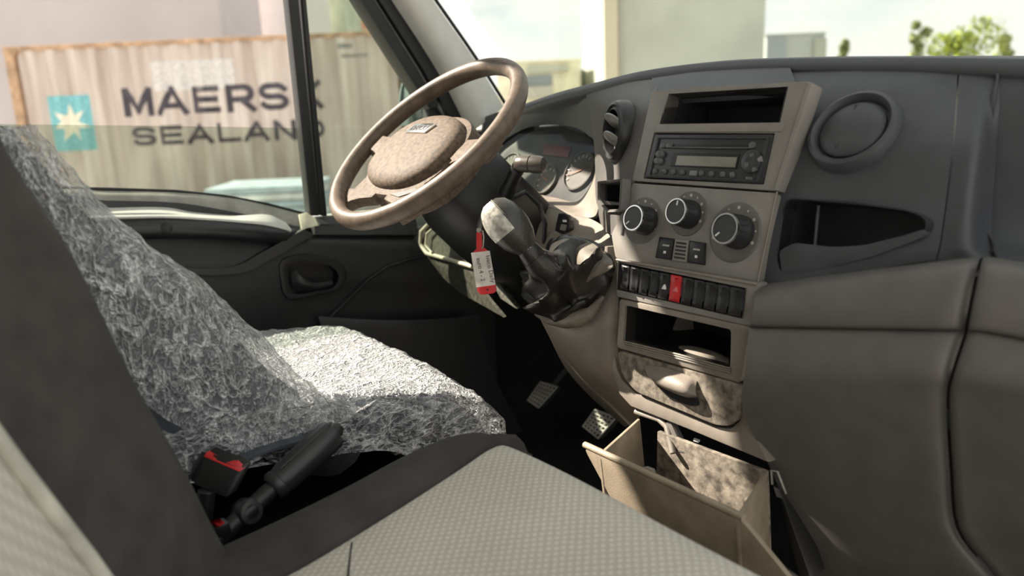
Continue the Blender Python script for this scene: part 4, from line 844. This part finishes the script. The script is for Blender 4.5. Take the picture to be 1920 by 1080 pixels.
# ------------------------------------------------------------------ driver seat and its plastic cover
ds = thing('driver_seat', 'dark blue-grey driver seat under clear plastic by the door', 'seat', w(-1.13, .3, FLZ))
cols = [-1.405, -1.395, -1.36, -1.27, -1.12, -1.0, -.945, -.90, -.872, -.868]
cz = {0: (-.50, -.42, -.385, -.395, -.40, -.385, -.350, -.343, -.355, -.375),
      .12: (-.50, -.42, -.385, -.395, -.40, -.385, -.350, -.343, -.355, -.375),
      .28: (-.50, -.42, -.382, -.390, -.395, -.385, -.352, -.345, -.358, -.380),
      .42: (-.50, -.42, -.388, -.388, -.39, -.388, -.366, -.360, -.374, -.410),
      .52: (-.50, -.43, -.398, -.39, -.392, -.395, -.388, -.388, -.40, -.440),
      .575: (-.50, -.44, -.412, -.402, -.402, -.406, -.408, -.412, -.422, -.455),
      .598: (-.51, -.46, -.44, -.430, -.430, -.434, -.436, -.440, -.45, -.465),
      .602: (-.55, -.52, -.50, -.50, -.50, -.50, -.50, -.50, -.50, -.50)}
def seatrows(dz=0, dy=0): return [[w(x+(.006 if i > 6 else 0)*(dz > 0), y_+dy*(y_ > .5), z_+dz) for i, (x, z_) in enumerate(zip(cols, r))] for y_, r in cz.items()]
patch('cushion', seatrows(-.008, -.01), SEATC, ds, nu=4, nv=4, thick=.04, toward=(-1.1, .9, H+.8))
fe = [(470, 690), (430, 650), (340, 575), (270, 508), (200, 445), (130, 395), (60, 338), (15, 285), (-30, 235)]
fp_ = [P(a, b, x=-1.37) for a, b in fe]
def backrows(o=0):
    R = []
    for p in fp_:
        z, y_ = p.z, p.y
        R.append([Vector((x+(o*1.2 if x > -.9 else 0), y_+dy+o, max(z, H-.372-.02*max(0, .3-y_)) if x > -.9 else z)) for x, dy in ((-1.40, -.16), (-1.395, -.05), (-1.37, -.002), (-1.33, -.004), (-1.25, -.045), (-1.12, -.062), (-1.0, -.05), (-.93, -.012), (-.885, -.004), (-.865, -.05), (-.862, -.16))])
    return R
patch('backrest', backrows(-.012), SEATC, ds, nu=4, nv=4, thick=.04, toward=(-1.1, 1.5, H+.3))
box('seat_base', w(-1.13, .28, -.66), (.44, .46, .30), BLACK, ds, bevel=.01)
lathe('headrest', w(-1.12, .045, .065), (0, -.25, 1), [(0, 0), (.07, .01), (.10, .05), (.105, .10), (.09, .15), (.05, .18), (0, .185)], SEATC, ds, n=28, scale=(1.15, .55), uv=(Vector((1, 0, 0)), Vector((0, 1, .25))))
pc = thing('seat_cover', 'crinkled clear plastic cover draped over the driver seat', 'seat cover', w(-1.13, .3, -.52))
def crumple(g, amp, seed, edge=None):
    R, C = g.shape[:2]
    du = np.gradient(g, axis=0); dv = np.gradient(g, axis=1); n = np.cross(du, dv); n /= np.linalg.norm(n, axis=2, keepdims=True)+1e-12
    for i in range(R):
        for j in range(C):
            p = Vector(g[i, j])*1.0 + Vector((seed, 0, 0))
            def rg(q): return max(0, 1-abs(noise.noise(q))*4)
            a = rg(Vector((p.x*7, p.y*5, p.z*5))); b = rg(Vector((p.x*20+2*noise.noise(p*6), p.y*13, p.z*11))); c = rg(p*34)
            h = .45*a + .35*b + .25*c
            g[i, j] += n[i, j]*amp*(h-.25)
    return g
rws = seatrows(.006, .012)
# the film hangs a little lower at its near edge, with an uneven hem
hem = [.0, .006, -.004, .008, .0, .012, .008, .004]
rws = [r[:9] + [r[9]+Vector((.010, 0, -.012+h))] for r, h in zip(rws, hem)]
flap = [.004, .004, .004, .014, .060, .03, .01, .0]
rws = [r + [r[-1]+Vector((.012+.15*f_, 0, -.003-f_))] for r, f_ in zip(rws, flap)]
g = grid_pts(rws, 22, 16)
gn = g.copy(); g = crumple(g, -.009 if np.cross(np.gradient(gn, axis=0), np.gradient(gn, axis=1)).reshape(-1, 3).mean(0)[2] < 0 else .009, 3.0)
cut_ = 7*16+10
bm = bmesh.new(); grid_mesh(bm, g[:, :cut_+1]); finish(bm, 'cushion_cover', FILM, pc, 180)
bm = bmesh.new(); grid_mesh(bm, g[:, cut_:]); finish(bm, 'side_skirt', FILMS, pc, 180)['label'] = 'clearer side skirt of the plastic cover'
bw = backrows(.008); g = grid_pts(bw, 20, 14)
sg = np.cross(np.gradient(g, axis=0), np.gradient(g, axis=1)).reshape(-1, 3).mean(0)
g = crumple(g, .008 if sg[1] > 0 else -.008, 7.0)
bm = bmesh.new(); grid_mesh(bm, g); finish(bm, 'backrest_cover', FILMB, pc, 180)
bm = bmesh.new(); add_lathe(bm, w(-1.12, .05, .065), (0, -.25, 1), [(.075, -.03), (.09, .01), (.115, .05), (.12, .10), (.105, .16), (.06, .195), (0, .205)], 72, scale=(1.15, .58), uv=(Vector((1, 0, 0)), Vector((0, 1, .25))))
bmesh.ops.subdivide_edges(bm, edges=bm.edges[:], cuts=3, use_grid_fill=True)
for v in bm.verts: v.co += (v.co-w(-1.12, .05, .16)).normalized()*.008*noise.noise(v.co*30)
finish(bm, 'headrest_cover', FILM, pc, 180)

# ------------------------------------------------------------------ things between the seats
hbk = thing('parking_brake', 'black parking brake lever raised between the two seats', 'brake lever', P(440, 985, x=-.77))
h0, h1 = P(446, 975, x=-.775), P(623, 813, x=-.80); hdv = (h1-h0).normalized()
gp = lathe('grip', h0, hdv, [(.0125, .045), (.0165, .05), (.0165, .055), (.015, .056), (.0170, .064), (.0180, .10), (.0182, .13), (.0170, (h1-h0).length), (.010, (h1-h0).length+.003), (0, (h1-h0).length+.003)], BLK2, hbk, n=24)
tube('grip_seam', [h0+hdv*t+Vector((.25, -.1, .6)).normalized()*.0178 for t in (.06, .12, (h1-h0).length)], .0012, BLACK, gp, n=6)
lathe('release_button', h1, hdv, [(.009, 0), (.009, .008), (.006, .012), (0, .0125)], BLACK, hbk, n=16)
lathe('pivot_head', h0+hdv*.012, (1, .2, .3), [(.0, -.012), (.012, -.012), (.014, -.008), (.014, .008), (.012, .011), (.0075, .0115), (.007, .007), (0, .007)], BLK2, hbk, n=24)
tube('lever_shaft', [h0-hdv*.05, h0+hdv*.05], .010, BLACK, hbk, n=10)
box('brake_housing', w(-.795, .18, -.70), (.10, .34, .24), DARKIN, hbk, bevel=.01)
bk_ = thing('belt_buckle', 'black seat belt buckle with red press button beside the driver seat', 'buckle', P(372, 905, x=-.84))
q0, q1, q2, q3 = P(352, 905, x=-.845), P(384, 848, x=-.845), P(456, 876, x=-.81), P(424, 935, x=-.81)
prism('buckle_body', [q0, q1, q2, q3], (.0, .012, .004), BLACK, bk_, bevel=.003)
prism('press_button', [q1.lerp(q2, .06)+Vector((0, -.001, .001)), q1.lerp(q2, .5)+Vector((0, -.001, -.003)), q2.lerp(q1, .18)+Vector((0, -.001, .003)), q2+Vector((0, -.001, -.002)), q2.lerp(q3, .13)+Vector((0, -.002, 0)), q1.lerp(q0, .10).lerp(q2, .06)+Vector((0, -.002, 0))], (.0, .004, .001), RED, bk_, bevel=.002)
tube('buckle_edge', [q0+Vector((0, -.001, 0)), q1+Vector((0, -.001, .001))], .0022, BLK2, bk_, n=6)
tube('buckle_stem', [q0.lerp(q3, .5), q0.lerp(q3, .5)+Vector((.0, -.03, -.12))], .010, BLACK, bk_, n=8)
b2 = thing('belt_buckle', 'seat belt buckle mostly hidden behind the bench backrest, only its red tip showing', 'buckle', P(405, 990, x=-.76))
prism('buckle_body', [P(385, 985, x=-.765), P(400, 976, x=-.765), P(412, 986, x=-.76), P(420, 1010, x=-.76), P(390, 1010, x=-.765)], (0, .01, 0), BLACK, b2, bevel=.002)
prism('press_button', [P(389, 979, x=-.757), P(400, 974, x=-.757), P(413, 984, x=-.757), P(405, 990, x=-.757)], (0, .006, 0), RED, b2, bevel=.001)
#%%OUT
# ------------------------------------------------------------------ yard outside
hx = Vector((-math.sin(HEAD), math.cos(HEAD), 0)); hu = rt0.copy()
def D(px, py, d):               # point on a vertical plane facing the cab, d metres out
    r = ray(px, py); s = d/r.dot(hx); return r*s + Vector((0, 0, H))
def DU(px, py, d): p = D(px, py, d); return p.dot(hu), p.z
CD = 12.0
u0, zt = DU(5, 88, CD); u1, _ = DU(762, 60, CD); zb = zt-2.59
def CU(u, z, d=0): return hu*u + hx*(CD+d) + Vector((0, 0, z))
ct = thing('shipping_container', 'weathered beige steel shipping container with dark lettering beyond the driver window', 'container', CU((u0+u1)/2, zb, 1.2))
CM = mat('container_paint', (.58, .47, .41), .6, nscale=2.2, namt=.12, bump=.2, bscale=8, stretch=(2, 2, .25), dust=(.74, .66, .60))
RUST = mat('rust_edge', (.46, .30, .19), .8, nscale=6, namt=.2, bump=.3, bscale=20)
pitch_, dep = .30, .055
def corr(x):
    t = (x % pitch_)/pitch_
    return 0 if t < .30 else ((t-.30)/.2 if t < .5 else (1 if t < .8 else 1-(t-.8)/.2))
xsb = []; x = 0
while x < u1-u0:
    for f_ in (0, .30, .5, .8): xsb.append(x+f_*pitch_)
    x += pitch_
xsb = [v for v in xsb if v < u1-u0-.12 and v > .12]
bm = bmesh.new(); fr_, tp = [], []
for v in xsb:
    fr_.append(bm.verts.new(CU(u0+v, zb+.15, corr(v)*dep))); tp.append(bm.verts.new(CU(u0+v, zt-.06, corr(v)*dep)))
for i in range(len(xsb)-1): bm.faces.new((fr_[i], fr_[i+1], tp[i+1], tp[i]))
r = bmesh.ops.extrude_face_region(bm, geom=bm.faces[:])
for q in r['geom']:
    if isinstance(q, bmesh.types.BMVert): q.co += hx*.01
finish(bm, 'corrugated_side', CM, ct, 20)
def cbox(name, ua, ub, za, zb_, da, db, m, par, bevel=.01):
    return prism(name, [CU(ua, za, da), CU(ub, za, da), CU(ub, zb_, da), CU(ua, zb_, da)], hx*(db-da), m, par, bevel)
cbox('top_rail', u0, u1, zt-.065, zt, -.01, .09, RUST, ct); cbox('bottom_rail', u0, u1, zb, zb+.16, -.01, .09, CM, ct)
for a in (u0, u1-.13): cbox('corner_post', a, a+.13, zb, zt, -.015, .14, RUST, ct)
cbox('roof_panel', u0+.02, u1-.02, zt-.05, zt-.01, .05, 2.42, CM, ct); cbox('far_side', u0+.02, u1-.02, zb+.05, zt-.05, 2.38, 2.43, CM, ct)
for a in (u0+.02, u1-.05): cbox('end_wall', a, a+.03, zb+.05, zt-.04, .08, 2.4, CM, ct)
for a in (u0, u1-.18):
    for z_ in (zb-.002, zt-.118): cbox('corner_casting', a, a+.18, z_, z_+.12, -.022, .16, RUST, ct)
hm = lambda base: (lambda xx: -(corr(base-u0+xx))*dep)
INKC = mat('faded_lettering', (.07, .06, .075), .7, nscale=3, namt=.25, bump=.1)
arc_ = lambda cx, cy, rx, ry, a0, a1, n=8: [(cx+rx*math.cos(math.radians(a0+(a1-a0)*k/n)), cy+ry*math.sin(math.radians(a0+(a1-a0)*k/n))) for k in range(n+1)]
GLY = {'M': [[(.08, 0), (.08, 1), (.5, .12), (.92, 1), (.92, 0)]], 'A': [[(.02, 0), (.5, 1), (.98, 0)], [(.2, .3), (.8, .3)]],
       'E': [[(.95, .06), (.1, .06), (.1, .94), (.95, .94)], [(.1, .5), (.88, .5)]], 'K': [[(.1, 0), (.1, 1)], [(.92, 1), (.12, .42)], [(.35, .58), (.95, 0)]],
       'R': [[(.1, 0), (.1, .94), (.62, .94)] + arc_(.66, .69, .24, .25, 90, -90) + [(.1, .44)], [(.55, .44), (.95, 0)]],
       'S': [[(.92, .78)] + arc_(.62, .72, .28, .22, 30, 90, 4) + arc_(.36, .72, .28, .22, 90, 270) + arc_(.64, .28, .28, .22, 90, -90) + arc_(.36, .28, .28, .22, 270, 200, 5)],
       'L': [[(.1, 1), (.1, .06), (.95, .06)]], 'N': [[(.1, 0), (.1, 1), (.9, 0), (.9, 1)]], 'D': [[(.1, .06), (.1, .94), (.5, .94)] + arc_(.5, .5, .42, .44, 90, -90) + [(.1, .06)]]}
def cont_text(s, pa, pb, hpx, bold):
    (ua, za), (ub, zb2) = DU(*pa, CD), DU(*pb, CD); hh = hpx*CD/FPX*1.02; zm = (za+zb2)/2; pitch = (ub-ua)/len(s); gw = pitch*.80; tk = hh*bold
    bm = bmesh.new(); lay = 0
    for k, ch in enumerate(s):
        for st_ in GLY[ch]:
            p = [Vector((ua+k*pitch+a*gw, zm+tk/2+b*(hh-tk), 0)) for a, b in st_]
            for a, b in zip(p, p[1:]):
                d = (b-a).normalized()*tk*.38; n_ = Vector((-d.y, d.x, 0)).normalized()*tk/2; lay = (lay+1) % 5
                bm.faces.new([bm.verts.new(q+Vector((0, 0, lay*.0004))) for q in (a-d+n_, b+d+n_, b+d-n_, a-d-n_)])
    for v in xsb:
        if ua < u0+v < ub: bmesh.ops.bisect_plane(bm, geom=bm.verts[:]+bm.edges[:]+bm.faces[:], plane_co=(u0+v, 0, 0), plane_no=(1, 0, 0))
    for q in bm.verts: q.co = CU(q.co.x, q.co.y, corr(q.co.x-u0)*dep - .004 - q.co.z)
    r = bmesh.ops.extrude_face_region(bm, geom=bm.faces[:])
    for q in r['geom']:
        if isinstance(q, bmesh.types.BMVert): q.co += hx*.003
    finish(bm, 'lettering', INKC, ct, 0)
cont_text('MAERSK', (236, 222), (618, 203), 52, .19)
cont_text('SEALAND', (250, 279), (620, 257), 37, .20)
def flat_on(name, poly, m, off_):
    bm = bmesh.new()
    us = [p[0] for p in poly]; vs = [bm.verts.new((p[0], p[1], 0)) for p in poly]; bm.faces.new(vs)
    for v in xsb:
        if min(us) < u0+v < max(us): bmesh.ops.bisect_plane(bm, geom=bm.verts[:]+bm.edges[:]+bm.faces[:], plane_co=(u0+v, 0, 0), plane_no=(1, 0, 0))
    bmesh.ops.triangulate(bm, faces=bm.faces[:])
    r = bmesh.ops.extrude_face_region(bm, geom=bm.faces[:])
    for q in r['geom']:
        if isinstance(q, bmesh.types.BMVert): q.co.z = .002
    for q in bm.verts:
        uq, zq, oq = q.co; q.co = CU(uq, zq, corr(uq-u0)*dep - off_ - oq)
    return finish(bm, name, m, ct, 0)
(la0, lz0), (la1, lz1) = DU(84, 181, CD), DU(180, 281, CD)
flat_on('emblem_square', [(la0, lz1), (la1, lz1), (la1, lz0), (la0, lz0)], mat('emblem_blue', (.20, .50, .55), .6, bump=.05), .002)
cx_, cz_ = (la0+la1)/2, (lz0+lz1)/2; rs = (la1-la0)*.47
star = []
for k in range(14):
    a = PI/2 + 2*PI*k/14; rr_ = rs if k % 2 == 0 else rs*.42; star.append((cx_+rr_*math.cos(a), cz_+rr_*math.sin(a)))
flat_on('emblem_star', star, mat('emblem_white', (.80, .74, .60), .6, bump=.05), .005)
(pa0, pz0), (pa1, pz1) = DU(278, 116, CD), DU(442, 165, CD)
flat_on('faded_patch', [(pa0, pz1), (pa1, pz1), (pa1, pz0), (pa0, pz0)], mat('patch_white', (.66, .62, .60), .7, bump=.1), .002)
for a, b, c_, d_ in ((632, 82, 660, 90), (640, 102, 690, 106)):
    (m0, n0), (m1, n1) = DU(a, b, CD), DU(c_, d_, CD); flat_on('code_marking', [(m0, n1), (m1, n1), (m1, n0), (m0, n0)], mat('code_grey', (.28, .27, .25), .7, bump=0), .002)
for k, a in enumerate((u0+.2, u1-.5)):
    tag(cbox('timber_bearer', a, a+.25, 0, zb-.002, -.1, 2.5, mat('timber', (.3, .22, .14), .9), None, .01), 'timber bearer under the shipping container at its %s end' % ('star emblem' if k == 0 else 'wing mirror'), 'timber')
# stacked sheets in front of the container
sh = thing('sheet_stack', 'low stack of pale blue sheets lying in front of the shipping container', 'sheet stack', D(520, 400, 10.6)*1.0)
ORG[sh.name].z = 0; sh.location.z = 0
a0, _z = DU(425, 340, 10.6); a1, zt2 = DU(610, 332, 10.6)
for k in range(8):
    z0 = zt2*(k/8); z1 = zt2*((k+.86)/8)
    o_ = prism('sheet', [hu*(a0+.03*(k % 3))+hx*9.7+Vector((0, 0, z0)), hu*(a1+.03*(k % 2))+hx*9.7+Vector((0, 0, z0)), hu*(a1+.03*(k % 2))+hx*10.8+Vector((0, 0, z0)), hu*(a0+.03*(k % 3))+hx*10.8+Vector((0, 0, z0))], (0, 0, z1-z0), mat('sheet_blue', (.42, .52, .56), .4, nscale=5) if k % 3 else mat('sheet_white', (.7, .74, .74), .4, nscale=5), sh, bevel=.004)
# buildings
def building(name, label, pa, pb, d, depth, m, zt_=None, roof=None, side=None):
    (ua, za), (ub, zb2) = DU(*pa, d), DU(*pb, d); zt_ = zt_ or max(za, zb2)
    t = thing(name, label, 'building', hu*((ua+ub)/2)+hx*(d+depth/2))
    def q(n_, a, b, z0, z1, d0, d1, mm, bev_=.02): return prism(n_, [hu*a+hx*d0+Vector((0, 0, z0)), hu*b+hx*d0+Vector((0, 0, z0)), hu*b+hx*d0+Vector((0, 0, z1)), hu*a+hx*d0+Vector((0, 0, z1))], hx*(d1-d0), mm, t, bev_)
    q('front_wall', ua, ub, 0, zt_, d, d+.3, m); q('side_wall', ua, ua+.3, 0, zt_, d+.31, d+depth, side or m); q('side_wall', ub-.3, ub, 0, zt_, d+.31, d+depth, side or m)
    q('back_wall', ua+.31, ub-.31, 0, zt_, d+depth-.3, d+depth, m); q('roof', ua-.05, ub+.05, zt_, zt_+.15, d-.05, d+depth+.05, roof or m)
    return t, q, (ua, ub, zt_)
wl = mat('render_pinkgrey', (.50, .455, .46), .85, nscale=.6, namt=.04); wl2 = mat('render_pale', (.80, .75, .74), .85, nscale=1.5, namt=.03); gn_ = mat('render_green', (.55, .58, .47), .85, nscale=1.5)
building('warehouse', 'tall pinkish grey warehouse wall behind the shipping container', (-260, 30), (411, 30), 17.5, 3, wl, 6.6)
building('warehouse', 'paler cream warehouse standing next to the pinkish grey one behind the container', (440, 30), (574, 30), 21, 3, wl2, 6.4)
building('warehouse', 'pale green shed seen above the container through the quarter window', (580, 25), (644, 25), 24.5, 3, gn_, 6.3)
t, q, (ua, ub, ztt) = building('house', 'house with salmon red gable seen above the container beside the pillar', (646, 62), (760, 62), 29, 4, mat('house_cream', (.6, .55, .48), .9))
prism('gable', [hu*ua+hx*28.9+Vector((0, 0, ztt+.1)), hu*(ub-.3)+hx*28.9+Vector((0, 0, ztt+.1)), hu*(ua+.4)+hx*28.9+Vector((0, 0, ztt+2.6)), hu*(ua)+hx*28.9+Vector((0, 0, ztt+2.6))], hx*.3, mat('salmon', (.58, .27, .20), .8), t, .01)
# distant buildings seen through the windscreen (vertical planes square to the view)
t, q, (ua, ub, ztt) = building('office_block', 'cream low block with dark window just past the steering wheel rim', (930, 122), (1088, 117), 40, 10, mat('block_cream', (.62, .60, .46), .9, nscale=1))
def rect(px0, py0, px1, py1, d): (a, b), (c, e2) = DU(px0, py0, d), DU(px1, py1, d); return a, c, min(b, e2), max(b, e2)
a, b, z0, z1 = rect(990, 125, 1066, 133, 39.9); q('fascia_band', a, b, z0, z1, 39.85, 39.98, mat('band_grey', (.38, .40, .34), .8))
a, b, z0, z1 = rect(984, 142, 1036, 162, 39.9); fw_ = q('window', a, b, z0, z1, 39.86, 39.98, mat('window_dark', (.16, .19, .21), .3))
a, b, z0, z1 = rect(984, 163, 1036, 182, 39.9); q('awning', a, b, z0, z1, 39.7, 39.98, mat('awning_grey', (.36, .36, .31), .8))
building('shed', 'small grey shed between the cream block and the tall tower', (1090, 137), (1116, 135), 44, 6, mat('shed_grey', (.26, .28, .24), .9))
t, q, (ua, ub, ztt) = building('tower_block', 'tall pale blank tower straight ahead of the windscreen', (1131, 60), (1434, 60), 36, 9, mat('tower_render', (.50, .52, .46), .9, nscale=.4, namt=.05, bscale=5), 14)
a, b, z0, z1 = rect(1131, 60, 1158, 60, 35.9); q('sunlit_corner', a, b, 0, ztt, 35.72, 35.98, mat('sunlit_cream', (.62, .57, .43), .9))  # cream strip paints in the tower's sunlit left face
a, b, z0, z1 = rect(1160, 60, 1166, 60, 35.9); q('drain_pipe', a, b, 0, ztt, 35.8, 35.98, mat('pipe_grey', (.42, .40, .34), .7))
t, q, (ua, ub, ztt) = building('hall', 'flat roofed grey hall to the side of the tower', (1436, 70), (1547, 64), 55, 12, mat('hall_grey', (.42, .45, .42), .9))
a, b, z0, z1 = rect(1437, 72, 1470, 130, 54.9); q('wall_panel', a, b, max(0, z0), z1, 54.8, 54.98, mat('panel_grey', (.30, .34, .35), .8))
a, b, z0, z1 = rect(1527, 72, 1547, 130, 54.9); q('wall_panel', a, b, max(0, z0), z1, 54.8, 54.98, mat('panel_pale', (.40, .42, .36), .8))
# trees
LEAF = [mat('leaf_lime', (.34, .40, .06), .7, nscale=2, namt=.3, bump=0), mat('leaf_pale', (.38, .42, .17), .7, nscale=2, namt=.3, bump=0)]
BARK = mat('bark', (.2, .16, .11), .9)
def tree(px, py, wpx, d, m, label, name, seed):
    rnd = random.Random(seed); uc, ztop = DU(px, py, d); rad_ = wpx*d/FPX/2; zc0 = 1.0
    t = thing(name, label, 'tree', hu*uc+hx*d)
    tube('trunk', [hu*uc+hx*d, hu*uc+hx*d+Vector((.05, 0, ztop*.4)), hu*uc+hx*d+Vector((0, 0, ztop*.8))], [.12, .09, .03], BARK, t, n=8)
    bm = bmesh.new(); n_ = 1300
    blobs = [(Vector((rnd.uniform(-.5, .5)*rad_, rnd.uniform(-.5, .5)*rad_, zc0+(ztop-zc0)*f_)), rad_*(.95-.45*f_)*rnd.uniform(.75, 1.1)) for f_ in (.25, .4, .5, .6, .72, .8, .9)]
    for k in range(n_):
        c, r_ = rnd.choice(blobs); v = Vector((rnd.gauss(0, 1), rnd.gauss(0, 1), rnd.gauss(0, 1))).normalized()*r_*rnd.uniform(.35, 1)
        p = hu*uc+hx*d+c+v; s_ = rnd.uniform(.10, .2); a = Vector((rnd.gauss(0, 1), rnd.gauss(0, 1), rnd.gauss(0, 1))).normalized(); b = frame_of(a)[0]
        if p.z > ztop: continue
        bm.faces.new([bm.verts.new(p+a*s_), bm.verts.new(p+b*s_*.6), bm.verts.new(p-a*s_), bm.verts.new(p-b*s_*.6)])
    me = bpy.data.meshes.new('foliage'); bm.to_mesh(me); bm.free(); link('foliage', me, m, t)['kind'] = 'stuff'
tree(1584, 68, 30, 60, LEAF[1], 'small round pale tree next to the flat roofed hall', 'tree', 1)
tree(1722, 34, 42, 58, LEAF[1], 'slender pale green tree at the edge of the lime green clump', 'tree', 2)
tree(1785, 60, 115, 44, LEAF[0], 'low lime green tree in front of the slender pale one', 'tree', 3)
tree(1832, 34, 95, 52, LEAF[0], 'tallest bushy lime green tree of the clump over the dashboard', 'tree', 4)
tree(1888, 62, 40, 60, LEAF[1], 'thin pale tree past the bushy lime green one, near the frame edge', 'tree', 5)
